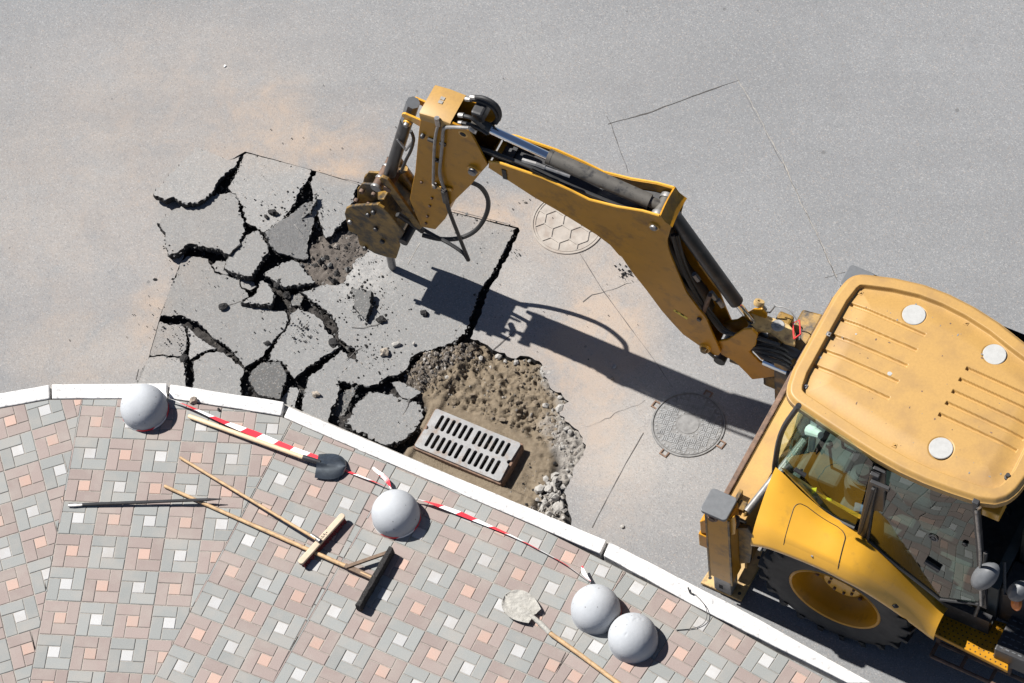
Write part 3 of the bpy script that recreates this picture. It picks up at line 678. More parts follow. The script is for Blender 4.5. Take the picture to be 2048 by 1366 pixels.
slab([(592, 432), (612, 424), (626, 404), (630, 388), (633, 400), (622, 425), (604, 437)], 'narrow sliver of asphalt leaning on top of the dark tipped slab', .05, (.1, .1), 'asphalt_dark', amp=.006, th=.05, name='asphalt_chunk')
slab([(632, 800), (652, 806), (716, 770), (702, 800), (690, 830), (672, 838)], 'dark lump of asphalt wedged deep in the crack left of the cracked slab', -.07, (.2, .2), 'asphalt_dark', amp=.008, th=.05, name='asphalt_chunk')
slab([(580, 590), (600, 587), (607, 596), (600, 612), (583, 610)], 'brownish flat chunk sunk in black crumbs at the centre of the dig', -.03, (.1, .05), 'asphalt_dark', amp=.005, th=.04, name='asphalt_chunk')

# hairline cracks on slabs
def scr(l, wd, seed, z=.004, par=None): crack(cpx(l, ROAD + z), wd, seed=seed, wob=.012, z=ROAD + z + .001, parent=par or road)
scr([(445, 613), (470, 606), (494, 598)], .004, 21)
scr([(703, 655), (727, 656), (750, 650), (758, 646)], .006, 22, .012)
scr([(818, 800), (810, 822), (795, 845), (782, 864)], .008, 23, .006)
scr([(692, 720), (712, 702), (725, 694)], .006, 24, .012)
scr([(925, 548), (928, 560)], .004, 25, .012)
# chalk strokes
scr_m = dict(m='white', wob=.004)
crack(cpx([(572, 434), (590, 452), (598, 462)], ROAD + .03), .010, 'seam_light', 31, .004, ROAD + .045, road, 'chalk_mark')
crack(cpx([(840, 487), (828, 508), (815, 530)], ROAD), .007, 'seam_light', 32, .004, ROAD + .0085, road, 'chalk_mark')
crack(cpx([(930, 640), (915, 660), (908, 674)], ROAD), .006, 'seam_light', 33, .004, ROAD + .0085, road, 'chalk_mark')

# ------------------------------------------------------------------ crumbs, gravel, lumps
def octa(mb, c, r, rg, m=0):
    vs = [Vector(v) * r * rg.uniform(.6, 1.3) for v in ((1, 0, 0), (-1, 0, 0), (0, 1, 0), (0, -1, 0), (0, 0, .8), (0, 0, -.6))]
    a = Matrix.Rotation(rg.uniform(0, 6.28), 3, 'Z'); mb.add([Vector(c) + a @ v for v in vs], [(0, 2, 4), (2, 1, 4), (1, 3, 4), (3, 0, 4), (2, 0, 5), (1, 2, 5), (3, 1, 5), (0, 3, 5)], m)
rg = random.Random(21); cr = MB()
CL = [(560, 432, 55, 45, 90, .5), (600, 664, 48, 36, 130, .55), (355, 668, 26, 32, 55, .5), (705, 505, 60, 40, 150, .5), (722, 600, 45, 42, 170, .7), (745, 712, 45, 40, 120, .5), (1253, 548, 18, 22, 45, .7),
      (760, 640, 90, 60, 90, .35), (540, 640, 130, 60, 60, .35), (430, 360, 60, 50, 40, .4), (430, 600, 100, 60, 30, .35), (640, 420, 60, 40, 60, .4), (550, 470, 70, 60, 40, .4), (1035, 505, 12, 12, 25, .4),
      (1010, 400, 90, 60, 30, .35), (800, 860, 40, 20, 60, .4), (450, 720, 70, 40, 40, .3), (500, 500, 250, 260, 120, .3), (600, 350, 300, 200, 60, .3), (310, 650, 40, 60, 60, .3), (780, 560, 60, 40, 60, .35), (1090, 640, 150, 150, 60, .3), (980, 470, 80, 60, 60, .3)]
for x, y, rx, ry, nn, s in CL:
    for _ in range(nn):
        px, py = rg.gauss(x, rx * .55), rg.gauss(y, ry * .55); c = P(px, py, ROAD + .008); r = s * .022 * (rg.random() ** 2.2 + .16); octa(cr, c + Vector((0, 0, r * .3)), r, rg)
for tp in EDGE:          # crumbs broken off along every slab edge
    for p in tp:
        for _ in range(2):
            if rg.random() < .55: r = .003 + .012 * rg.random() ** 2.5; octa(cr, p + Vector((rg.gauss(0, .014), rg.gauss(0, .014), rg.uniform(-.02, .004))), r, rg, 1 if rg.random() < .35 else 0)
cr = cr.build('asphalt_crumbs', ['bitumen', 'asphalt_dark'], recalc=False); tag(cr, 'black bitumen crumbs sprinkled over the broken slabs and road', 'crumbs', kind='stuff')
lp = MB()
for _ in range(5200):
    x, y = rg.uniform(xs0, xs1), rg.uniform(ys0, ys1)
    if not inside((x, y), hole) or inside((x, y), SAND) or inside((x, y), RUBB): continue
    r = .006 + .032 * rg.random() ** 3; octa(lp, (x, y, hgt(x, y) + r * .4), r, rg, rg.choice((0, 0, 0, 0, 1, 2)))
o = lp.build('pit_crumbs', ['bitumen', 'gravel', 'asphalt_dark'], recalc=False); tag(o, 'black asphalt rubble filling the cracks between the slabs', 'rubble', kind='stuff')
gv_ = MB(); gx = [p[0] for p in GRAV]; gy = [p[1] for p in GRAV]
for _ in range(1100):
    x, y = rg.uniform(min(gx), max(gx)), rg.uniform(min(gy), max(gy))
    if not inside((x, y), GRAV): continue
    r = .005 + .014 * rg.random() ** 2; octa(gv_, (x, y, hgt(x, y) + r * .4), r, rg, rg.choice((0, 0, 0, 2, 3, 3)))
sx_ = [p[0] for p in SAND]; sy_ = [p[1] for p in SAND]
for _ in range(900):
    x, y = rg.uniform(min(sx_), max(sx_)), rg.uniform(min(sy_), max(sy_))
    if not inside((x, y), SAND): continue
    u = (Vector((x, y, 0)) - gc).dot(gu); v = (Vector((x, y, 0)) - gc).dot(gv)
    if abs(u) < GW + .1 and abs(v) < GH + .1: continue
    r = .004 + .011 * rg.random() ** 3; octa(gv_, (x, y, hgt(x, y) + r * .3), r, rg, rg.choice((0, 0, 1, 2)))
for _ in range(700):
    x, y = rg.uniform(min(sx_), max(sx_)), rg.uniform(min(sy_), max(sy_))
    if not inside((x, y), SAND): continue
    v = (Vector((x, y, 0)) - gc).dot(gv)
    if v < GH + .12: continue
    r = .007 + .022 * rg.random() ** 2.5; rock(gv_, (x, y, hgt(x, y) + r * .2), r, rg.randint(0, 9999), .7, 3)
rx_ = [p[0] for p in RUBB]; ry_ = [p[1] for p in RUBB]
for _ in range(900):
    x, y = rg.uniform(min(rx_), max(rx_)), rg.uniform(min(ry_), max(ry_))
    if not inside((x, y), RUBB): continue
    r = .005 + .016 * rg.random() ** 3; octa(gv_, (x, y, hgt(x, y) + r * .3), r, rg, rg.choice((1, 1, 0)))
o = gv_.build('pit_gravel', ['gravel', 'rubble', 'bitumen', 'sand_clod'], recalc=False); tag(o, 'small gravel mixed into the churned sand of the dig', 'gravel', kind='stuff')
def lump(px, py, r, z, label, m='bitumen', name='asphalt_chunk', cat='asphalt chunk', group=None, flat=.75, seed=[100]):
    seed[0] += 1; b_ = MB(); rock(b_, P(px, py, z) + Vector((0, 0, r * .45)), r, seed[0], flat, sub=2 if r > .03 else 1); return tag(b_.build(name, m, recalc=False), label, cat, group)
RZ = ROAD + .01
lump(447, 614, .033, RZ, 'round black lump alone on the broad slab at the left saw cut')
lump(849, 628, .035, RZ, 'round black lump at the edge of the breaker shadow on the largest slab')
lump(762, 641, .036, RZ, 'round black lump just below the jagged dark chunk')
lump(632, 790, .032, RZ, 'dark stone lying on the long slab that runs to the kerb', 'stone_brown', 'stone', 'stone')
lump(668, 690, .045, ROAD - .02, 'black lump at the right end of the crumb-covered central slab')
lump(535, 690, .042, ROAD - .03, 'black lump stuck in the crack left of the crumb-covered central slab')
lump(368, 720, .038, ROAD - .03, 'black lump in the crack between the left slabs near the kerb')
lump(560, 570, .048, ROAD, 'black lump between the leaf-shaped and the triangular slab')
lump(575, 592, .040, ROAD - .03, 'black lump beside the brownish flat chunk at the centre')
lump(547, 427, .040, RZ, 'pointed black chunk on the second slab near its lower right edge')
lump(533, 435, .026, RZ, 'smaller black chunk left of the pointed one on the second slab')
lump(770, 707, .040, RZ, 'grey stone at the lower edge of the largest slab near the gravel', 'stone_brown', 'stone', 'stone')
lump(793, 690, .032, RZ, 'cream coloured stone on the lower part of the largest slab', 'rubble', 'stone', 'stone')
lump(827, 688, .018, RZ + .01, 'small white pebble sitting in a drilled hole of the largest slab', 'rubble', 'pebble', 'pebble')
lump(388, 803, .040, 0.0, 'brown angular stone on the pavers beside the white kerb', 'stone_brown', 'stone', 'stone', flat=.9)
lump(438, 820, .018, 0.0, 'small black crumb on the pavers below the kerb', 'bitumen', 'asphalt_chunk')
lump(1229, 735, .024, ROAD, 'pale flat stone in the shadow of the boom, upper of two', 'rubble', 'stone', 'stone', flat=.4)
lump(1225, 758, .022, ROAD, 'grey stone in the shadow of the boom, lower of two', 'gravel', 'stone', 'stone')
lump(1050, 405, .016, ROAD, 'small dark stone left of the honeycomb manhole cover', 'gravel', 'stone', 'stone')
lump(310, 560, .014, ROAD, 'lone black crumb on the dusty road left of the slabs')
lump(450, 133, .012, ROAD, 'lone white pebble on the open asphalt at upper left', 'white', 'pebble', 'pebble')
lump(1244, 1054, .018, ROAD, 'small grey pebble on the asphalt above the kerb joint', 'rubble', 'pebble', 'pebble')
for i in range(46):     # heap of broken concrete beside the kerb
    t = rg.random(); x, y = rg.gauss(1098 + 12 * t, 20), rg.gauss(985 + 25 * t, 26); c = P(x, y, ROAD - .05)
    b_ = MB(); r = .017 + .026 * rg.random() ** 1.5; rock(b_, (c.x, c.y, hgt(c.x, c.y) + r * .5 + (.02 if i > 25 else 0)), r, 300 + i, .8)
    tag(b_.build('concrete_lump', 'rubble', recalc=False), 'pale broken concrete lump in the heap between the drain grate and kerb', 'concrete lump', 'concrete lumps heaped by the kerb')
lump(1118, 975, .045, ROAD - .03, 'dark asphalt lump on top of the pale concrete heap'); lump(1118, 1018, .055, ROAD - .06, 'longest concrete piece at the lower end of the heap by the kerb', 'rubble', 'concrete_lump', 'concrete lump')
for i in range(30):
    x, y = rg.gauss(865, 30), rg.gauss(728, 16); c = P(x, y, ROAD - .05); b_ = MB(); r = .013 + .014 * rg.random() ** 2
    rock(b_, (c.x, c.y, hgt(c.x, c.y) + r * .5), r, 400 + i, .8); tag(b_.build('pebble', rg.choice(('rubble', 'gravel', 'gravel')), recalc=False), 'loose stone in the gravel patch above the wet sand', 'pebble', 'stones in the gravel patch')
for i in range(16):
    x, y = rg.choice(((1090, 745), (1110, 800), (1140, 870), (1020, 712), (1045, 712))); x, y = rg.gauss(x, 12), rg.gauss(y, 10); c = P(x, y, ROAD - .03); b_ = MB(); r = .02 + .02 * rg.random()
    rock(b_, (c.x, c.y, max(hgt(c.x, c.y), ROAD - .06) + r * .5), r, 500 + i, .8); tag(b_.build('concrete_lump', 'rubble', recalc=False), 'broken concrete piece along the right edge of the dig', 'concrete lump', 'concrete pieces on the right edge of the dig')

# ------------------------------------------------------------------ drain grate
def gf(u, v, z): return gc * 1.0 + gu * u + gv * v + Vector((0, 0, z - gc.z))
gr = thing('drain_grate', gf(0, 0, -.2), 'rectangular cast iron drain grate with two rows of slots set in wet sand', 'drain grate')
b_ = MB()
for a in ((-GW - .012, GW + .012, -GH - .012, -GH + .012), (-GW - .012, GW + .012, GH - .012, GH + .012), (-GW - .012, -GW + .012, -GH + .0125, GH - .0125), (GW - .012, GW + .012, -GH + .0125, GH - .0125)):
    b_.box(gf, *a, -.26, GZ - .022)
b_.build('frame', 'cast_rust', gr, bevel=.006)
def rrect(u0, u1, v0, v1, r, n_=5):
    out = []
    for cx, cy, a0 in ((u1 - r, v1 - r, 0), (u0 + r, v1 - r, 90), (u0 + r, v0 + r, 180), (u1 - r, v0 + r, 270)):
        for k in range(n_ + 1):
            a = math.radians(a0 + 90 * k / n_); out.append((cx + r * math.cos(a), cy + r * math.sin(a)))
    return out
outl = rrect(-GW, GW, -GH, GH, .022)
def notch(lst, side):      # half round lifting notch in each short end
    out = []
    for i, p in enumerate(lst):
        out.append(p); q = lst[(i + 1) % len(lst)]
        if abs(p[0] - side * GW) < 1e-6 and abs(q[0] - side * GW) < 1e-6 and abs(p[1] - q[1]) > .1:
            sgn = 1 if q[1] > p[1] else -1
            for k in range(9):
                a = -math.pi / 2 + math.pi * k / 8; out.append((side * (GW - .006 - .026 * math.cos(a)), sgn * .02 * math.sin(a)))
    return out
outl = notch(notch(outl, 1), -1)
loops = [outl]
for row in (-1, 1):
    for k in range(12):
        u = -GW + .088 + (2 * GW - .176) * (k + (.35 if k > 5 else 0)) / 11.35; v = row * GH * .46
        loops.append(rrect(u - .0158, u + .0158, v - GH * .36, v + GH * .36, .0155, 4))
b_ = MB(); flat = [p for l in loops for p in l]
tri = tessellate_polygon([[Vector((p[0], p[1], 0)) for p in l] for l in loops]); K = len(flat)
b_.v = [gf(u, v, GZ) for u, v in flat] + [gf(u, v, GZ - .035) for u, v in flat]
b_.f = [tuple(t) for t in tri] + [tuple(K + i for i in t[::-1]) for t in tri]; o_ = 0
for l in loops:
    n_ = len(l); b_.f += [(o_ + i, o_ + (i + 1) % n_, K + o_ + (i + 1) % n_, K + o_ + i) for i in range(n_)]; o_ += n_
b_.m = [0] * len(b_.f); b_.build('slotted_plate', 'cast_iron', gr)
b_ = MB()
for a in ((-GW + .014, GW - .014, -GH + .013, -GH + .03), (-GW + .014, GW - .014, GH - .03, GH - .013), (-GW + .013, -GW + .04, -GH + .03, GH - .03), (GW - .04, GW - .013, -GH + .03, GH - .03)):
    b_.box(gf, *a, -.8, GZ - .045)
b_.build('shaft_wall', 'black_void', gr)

# ------------------------------------------------------------------ manhole covers
c1 = P(1137, 446, ROAD); mh = thing('manhole_cover', c1, 'dusty round manhole cover with honeycomb ribs under the boom', 'manhole cover')
b_ = MB(); b_.lathe([(0, .002), (.283, .002), (.285, .008), (.293, .008), (.295, .004), (.303, .004), (.305, .011), (.318, .011), (.322, 0)], c1, (0, 0, 1), 64); b_.build('lid', 'manhole_dusty', mh, smooth=True)
hx = .0915   # hexagon side
hb = MB(); seen = set(); ang = math.radians(-8)
for i in range(-4, 5):
    for j in range(-4, 5):
        cx = hx * math.sqrt(3) * (i + j / 2) + .03; cy = hx * 1.5 * j + .02
        for k in range(6):
            a0, a1 = math.radians(60 * k + 30), math.radians(60 * k + 90); p, q_ = Vector((cx + hx * math.cos(a0), cy + hx * math.sin(a0))), Vector((cx + hx * math.cos(a1), cy + hx * math.sin(a1)))
            key = (round((p.x + q_.x) * 200), round((p.y + q_.y) * 200))
            if key in seen or max(p.length, q_.length) > .33: continue
            seen.add(key)
            if min(p.length, q_.length) > .284: continue
            if p.length > .284: p = q_ + (p - q_) * max(.1, (.284 - q_.length) / (p.length - q_.length))
            if q_.length > .284: q_ = p + (q_ - p) * max(.1, (.284 - p.length) / (q_.length - p.length))
            r_ = Matrix.Rotation(ang, 2); p, q_ = r_ @ p, r_ @ q_
            d = (q_ - p).normalized(); nn = Vector((-d.y, d.x)) * .0062
            hb.prism([c1 + Vector((*v, .010)) for v in (p + nn, p - nn, q_ - nn, q_ + nn)], -.009)
hb.build('ribs', 'manhole_dusty', mh, bevel=.002)
c2 = P(1376.7, 849.5, ROAD); mh = thing('manhole_cover', c2, 'grey steel manhole cover with basket-weave relief and four lugs, half in shadow', 'manhole cover')
b_ = MB(); b_.lathe([(0, .010), (.088, .010), (.090, .006), (.096, .006), (.098, .008), (.283, .008), (.285, .002), (.291, .002), (.293, .011), (.304, .011), (.308, 0)], c2, (0, 0, 1), 72); b_.build('lid', 'lid_dark', mh, smooth=True)
wv = MB(); r_ = Matrix.Rotation(math.radians(-20), 2); cell = .046
for i in range(-7, 8):
    for j in range(-7, 8):
        cc = Vector((i * cell, j * cell))
        if not .135 < cc.length < .245: continue
        for k in (-1, 0, 1):
            d = Vector((k * .0150, 0)) if (i + j) % 2 else Vector((0, k * .0150)); hw, hh = (.0052, .0205) if (i + j) % 2 else (.0205, .0052)
            ps = [r_ @ (cc + d + Vector((sx * hw, sy * hh))) for sx, sy in ((-1, -1), (1, -1), (1, 1), (-1, 1))]; wv.prism([c2 + Vector((*p, .0125)) for p in ps], -.006)
for k in range(44):
    a = 2 * math.pi * k / 44; wv.lathe([(.0, .0125), (.008, .012), (.0095, .007)], c2 + Vector((.266 * math.cos(a), .266 * math.sin(a), 0)), (0, 0, 1), 8)
for k in range(20):
    a = 2 * math.pi * k / 20; wv.lathe([(.0, .0125), (.0075, .012), (.009, .007)], c2 + Vector((.114 * math.cos(a), .114 * math.sin(a), 0)), (0, 0, 1), 8)
wv.build('relief', 'manhole_steel', mh)
for px, py in ((1303, 805), (1418, 785), (1443, 890), (1327, 909)):
    d = (P(px, py, ROAD) - c2); d.z = 0; d.normalize(); e = Vector((-d.y, d.x, 0)); b_ = MB(); f_ = lambda x, y, z, d=d, e=e: c2 + d * x + e * y + Vector((0, 0, z))
    b_.box(f_, .300, .345, -.035, -.022, 0, .011); b_.box(f_, .300, .345, .022, .035, 0, .011); b_.box(f_, .3455, .358, -.035, .035, 0, .011); b_.build('lug', 'cast_rust', mh, bevel=.002)
# ================================================================== BACKHOE LOADER
BH = thing('backhoe_loader', mac(3.4, -.12, ROAD), 'yellow backhoe loader with a hydraulic breaker on its folded rear arm', 'backhoe loader')
def part(b, name, m, parent=BH, **k): return b.build(name, m, parent, **k)
def mpt(px, py, z): return P(px, py, z)

# ---------------- cab roof: moulded panel with raised rim, louvre grooves and three round caps
RZT = 2.50
NEAR = [(2.855, -.50), (2.862, -.58), (2.88, -.655), (2.91, -.705), (2.95, -.735), (3.0, -.757), (3.24, -.81), (3.487, -.862), (3.70, -.90), (3.91, -.926), (4.10, -.932), (4.295, -.922), (4.517, -.90), (4.62, -.865), (4.69, -.80), (4.735, -.70), (4.75, -.58)]
FAR = [(2.855, .20), (2.862, .30), (2.88, .38), (2.91, .43), (2.95, .462), (3.0, .482), (3.2, .54), (3.42, .578), (3.62, .58), (3.83, .557), (4.05, .51), (4.27, .437), (4.5, .37), (4.62, .31), (4.69, .25), (4.735, .16), (4.75, .05)]
def interp(t, x):
    for i in range(len(t) - 1):
        if x <= t[i + 1][0]: return t[i][1] + (t[i + 1][1] - t[i][1]) * (x - t[i][0]) / (t[i + 1][0] - t[i][0])
    return t[-1][1]
GRV = [((1704, 608), (1848, 672)), ((1684, 638), (1831, 703)), ((1665, 669), (1812, 734)), ((1646, 699), (1794, 766)), ((1629, 730), (1776, 799)),
       ((1934.5, 740), (2085, 806)), ((1921, 762), (2072, 829)), ((1907, 786), (2058, 853)), ((1894, 809), (2045, 877)), ((1880, 832), (2031, 900))]
GRV = [(mz(*a, RZT - .03), mz(*b, RZT - .03)) for a, b in GRV]
DISC = [mz(x, y, RZT - .02) for x, y in ((1828, 630), (1989, 709), (1882, 897))]
def sst(a, b, x): t = max(0, min(1, (x - a) / (b - a))); return t * t * (3 - 2 * t)
NS, NL = 460, 360
ss = []
for i in range(NS + 1):
    u = i / NS; ss.append(2.855 + 1.895 * (.5 - .5 * math.cos(math.pi * u)) if False else 2.855 + 1.895 * u)
S_ = np.array(ss); ln_ = np.array([interp(NEAR, s) for s in ss]); lf_ = np.array([interp(FAR, s) for s in ss])
for _ in range(12):   # fair the outline
    ln_[1:-1] = (ln_[:-2] + ln_[1:-1] * 2 + ln_[2:]) / 4; lf_[1:-1] = (lf_[:-2] + lf_[1:-1] * 2 + lf_[2:]) / 4
t_ = np.linspace(0, 1, NL + 1); LL = ln_[:, None] + (lf_ - ln_)[:, None] * t_[None]; SS = np.repeat(S_[:, None], NL + 1, 1)
# distance to the outline (true planar distance to the polygon, coarse)
outl = np.concatenate([np.stack([S_, ln_], 1), np.stack([S_, lf_], 1), np.stack([np.full(30, 2.855), np.linspace(ln_[0], lf_[0], 30)], 1), np.stack([np.full(30, 4.75), np.linspace(ln_[-1], lf_[-1], 30)], 1)])
d2 = np.full(SS.shape, 9.)
ring = [(S_[i], ln_[i]) for i in range(0, NS + 1, 5)] + [(S_[i], lf_[i]) for i in range(NS, -1, -5)]
for k in range(len(ring)):
    (x0, y0), (x1, y1) = ring[k], ring[(k + 1) % len(ring)]; ex, ey = x1 - x0, y1 - y0; L2 = ex * ex + ey * ey + 1e-12
    tt = np.clip(((SS - x0) * ex + (LL - y0) * ey) / L2, 0, 1); d2 = np.minimum(d2, (SS - x0 - tt * ex) ** 2 + (LL - y0 - tt * ey) ** 2)
dd = np.sqrt(d2)
def npss(a, b, x): t = np.clip((x - a) / (b - a), 0, 1); return t * t * (3 - 2 * t)
Hh = .05 * (1 - ((SS - 3.8) / 1.1) ** 2 * .55 - ((LL + .17) / .8) ** 2 * .45) - .03
Hh -= .042 * npss(.108, .126, dd) * (1 - .40 * npss(.14, .30, dd))
Hh -= .035 * (1 - npss(0, .045, dd)) ** 2
for (a, b) in GRV:
    a, b = Vector(a), Vector(b); L = (b - a).length; t = (b - a) / L
    x = (SS - a.x) * t.x + (LL - a.y) * t.y; y = -(SS - a.x) * t.y + (LL - a.y) * t.x
    q = np.maximum(np.maximum(-x, x - L) , np.abs(y) - .006)
    Hh -= .024 * (1 - npss(.005, .0105, q))
for cx, cy in DISC:
    Hh -= .006 * (1 - npss(.088, .096, np.hypot(SS - cx, LL - cy)))
Zr = RZT + Hh
rows = [[mac(SS[i, j], LL[i, j], Zr[i, j]) for j in range(NL + 1)] for i in range(NS + 1)]
b = MB(); b.loft(rows)
rim = [(i, 0) for i in range(NS + 1)] + [(NS, j) for j in range(1, NL + 1)] + [(i, NL) for i in range(NS - 1, -1, -1)] + [(0, j) for j in range(NL - 1, 0, -1)]
cen = mac(3.8, -.17, 0)
def inset(p, d, dz):
    v = cen - Vector((p.x, p.y, 0)); v.normalize(); q = p + v * d; q.z = dz; return q
r0 = [rows[i][j] for i, j in rim]; r1 = [inset(p, -.004, p.z - .05) for p in r0]; r2 = [inset(p, .02, RZT - .13) for p in r0]; r3 = [inset(p, .12, RZT - .13) for p in r0]
for A_ in (r0, r1, r2, r3): A_.append(A_[0])
b.loft([r0, r1, r2, r3]); roof = part(b, 'roof', 'yellow_roof', smooth=True); roof.modifiers.clear()
roofz = lambda s, l: float(Zr[min(NS, max(0, int((s - 2.855) / 1.895 * NS))), min(NL, max(0, int((l - interp(NEAR, s)) / (interp(FAR, s) - interp(NEAR, s)) * NL)))])
for cx, cy in DISC:
    b = MB(); b.lathe([(0, .004), (.083, .004), (.087, 0), (.087, -.01)], mac(cx, cy, roofz(cx, cy) + .006), (0, 0, 1), 40); part(b, 'cap', 'disc_white', roof, smooth=True)
for px, py in ((1721, 583), (1657, 671), (1610, 770), (1932, 645), (1789, 889), (1994, 972)):
    s, l = mz(px, py, RZT - .02); z = roofz(s, l); b = MB(); b.box(mac, s - .017, s + .017, l - .017, l + .017, z - .004, z + .004); b.lathe([(0, .013), (.007, .013), (.009, .003)], mac(s, l, z), (0, 0, 1), 8, 0); part(b, 'bolt', 'steel' if px < 1700 else 'yellow_roof', roof)
s, l = mz(2016, 950, RZT); b = MB(); b.lathe([(0, .05), (.016, .05), (.016, .02), (.025, .015), (.025, 0)], mac(s, l, roofz(s, l)), (0, 0, 1), 12); part(b, 'aerial_base', 'rubber', roof, smooth=True)
for px, py, r in ((1779, 749, .017), (1640, 712, .012), (1712, 669, .007)):     # chipped paint patches
    s, l = mz(px, py, RZT - .02); b = MB(); k = [mac(s + r * (1 + .5 * noise.noise(Vector((a, px, 0)))) * math.cos(a), l + r * (1 + .5 * noise.noise(Vector((a, py, 0)))) * math.sin(a), roofz(s, l) + .002) for a in [2 * math.pi * i / 14 for i in range(14)]]; b.add(k, [tuple(range(14))]); part(b, 'paint_chip', 'disc_white', roof)

rgc = random.Random(77); b = MB()
for _ in range(60):
    s, l = rgc.uniform(2.95, 4.6), rgc.uniform(-.75, .45); r = .0025 + .006 * rgc.random() ** 3; e_ = rgc.uniform(.5, 1.6)
    b.add([mac(s + r * e_ * math.cos(a), l + r * math.sin(a) / e_, roofz(s, l) + .0012) for a in [2 * math.pi * i / 7 for i in range(7)]], [tuple(range(7))], rgc.randint(0, 1))
tag(part(b, 'paint_flecks', ['bare_steel', 'rust_steel'], roof), kind='stuff')
# ---------------- cab: posts, glass, lower body, interior
CL_ = -.95     # near side plane of the cab
b = MB(); b.box(mac, 2.92, 4.70, -.92, .56, .42, .50); b.box(mac, 2.92, 4.70, .50, .56, .5, 1.1); b.box(mac, 2.90, 2.96, -.80, .5, .5, 1.05); b.box(mac, 4.62, 4.70, -.80, .5, .5, 1.0); part(b, 'cab_floor', 'cab_inner')
def tubepost(pts, r, name, m, parent=BH): b = MB(); b.tube(pts, r, 8); return part(b, name, m, parent, smooth=True)
tubepost(spline([mac(3.0, .48, 2.40), mac(2.905, .55, 2.12), mac(2.862, .57, 1.75), mac(2.85, .57, 1.0)], 6), .03, 'rear_post', 'black_steel')
tubepost([mac(4.60, .42, 2.4), mac(4.68, .5, .6)], .03, 'front_post', 'black_steel')
def strip_(px_a, px_b, l, wd, name, m='black_steel', th=.03):
    (s0, z0), (s1, z1) = ml(*px_a, l), ml(*px_b, l); b = MB(); b.plate(mac, [(s0 - wd / 2, z0), (s0 + wd / 2, z0), (s1 + wd / 2, z1), (s1 - wd / 2, z1)], l - th, l + .01); return part(b, name, m, bevel=.006)
ps = strip_((1752, 945), (1722, 1082), CL_, .07, 'centre_post')
b = MB(); (s0, z0) = ml(1752, 950, CL_); (s1, z1) = ml(1722, 1082, CL_); b.box(mac, s1 - .05, s1 + .012, CL_ - .085, CL_ - .035, z1 - .02, z1 + .10); part(b, 'hinge', 'black_steel', ps, bevel=.004); b = MB(); b.box(mac, s0 - .02, s0 + .13, CL_ - .06, CL_ - .031, z0 - .06, z0 - .02); part(b, 'hinge', 'black_steel', ps, bevel=.004)
b = MB(); b.tube([mac(s1 + .0, CL_ - .06, z1 + .05), mac(s1 + .12, CL_ - .05, z1 + .04)], .018, 8); part(b, 'hinge_arm', 'black_steel', ps, smooth=True)
b = MB(); b.plate(mac, [(s0 - .012, z0 - .14), (s0 + .012, z0 - .14), (s1 + .018, z1 + .22), (s1 - .006, z1 + .22)], CL_ - .052, CL_ - .032); part(b, 'gas_strut', 'rubber', ps, bevel=.003)
(sA, zA) = ml(1950, 1000, CL_); (sB, zB) = ml(1966, 1205, CL_)
fp = strip_((1953, 1000), (1970, 1210), CL_, .05, 'front_post')
# rear quarter window (one pane) following the photo outline
def pane(pxs, l, name, m, bulge=0):
    b = MB(); k = len(pxs); pts = [mac(*((lambda q: (q[0], l, q[1]))(ml(x, y, l)))) for x, y in pxs]; c = sum(pts, Vector()) / k - bx_ * bulge
    b.add([c] + pts, [(0, 1 + i, 1 + (i + 1) % k) for i in range(k)]); return part(b, name, m, recalc=False)
QW = [(1597, 812), (1566, 858), (1553, 905), (1550, 952), (1579, 975), (1629, 1011), (1670, 1036), (1710, 1055), (1746, 925), (1700, 880), (1640, 843)]
def lq(x): return -.80 - .15 * sst(1546, 1700, x)
qs = [(*ml(x, y, lq(x)), lq(x)) for x, y in QW]
def qpane(poly, name, m, bul):
    b = MB(); k = len(poly); c = tuple(sum(p[i] for p in poly) / k for i in range(3)); n_ = 5; rows = []
    for r in range(n_ + 1):
        f = r / n_; rows.append([mac(c[0] + (p[0] - c[0]) * f, c[2] + (p[2] - c[2]) * f - bul * (1 - f * f), c[1] + (p[1] - c[1]) * f) for p in poly + [poly[0]]])
    b.loft(rows); o = part(b, name, m, smooth=True, recalc=False)
    if o.data.polygons[-1].normal.dot(bx_) > 0: o.data.flip_normals()
    return o
tubepost(spline([mac(q[0], q[2] + .005, q[1]) for q in qs[:4]], 6), .022, 'rear_post', 'black_steel')
qpane(qs, 'quarter_window', 'glass', .02)
DW = [(1757, 930), (1800, 945), (1880, 978), (1949, 998), (1964, 1110), (1966, 1208), (1880, 1198), (1800, 1135), (1736, 1078)]
def ldoor(z): return -.85 - .20 * min(1.1, max(0, (2.3 - z) / 1.5))
def mld(x, y):
    l = CL_
    for _ in range(12): sz = ml(x, y, l); l = .5 * l + .5 * ldoor(sz[1])
    return (*ml(x, y, l), l)
dsq = [mld(x, y) for x, y in DW]
door = qpane(dsq, 'door_window', 'glass_door', .018)
fr_ = MB(); k = len(dsq); fr_.tube([mac(s, l - .006, z) for s, z, l in dsq + dsq[:1]], .013, 6); part(fr_, 'seal', 'rubber', door, smooth=True)
fr_ = MB(); fr_.tube(spline([mac(s, l - .008, z) for s, z, l in qs[:8]], 4), .016, 6); part(fr_, 'seal', 'rubber', BH, smooth=True)
(s, z, CD_) = mld(1869, 1071); b = MB(); b.lathe([(.028, 0), (.040, 0), (.040, .002), (.028, .002)], mac(s, CD_ - .024, z), -bx_, 24); b.plate(mac, [(s - .02, z - .016), (s + .02, z - .016), (s, z + .022)], CD_ - .025, CD_ - .023); part(b, 'round_sticker', 'plastic_grey', door)
(s, z, CD_) = mld(1932, 1084); b = MB(); b.lathe([(0, .012), (.02, .01), (.024, 0)], mac(s, CD_ - .02, z), -bx_, 12); part(b, 'latch_knob', 'rubber', door, smooth=True)
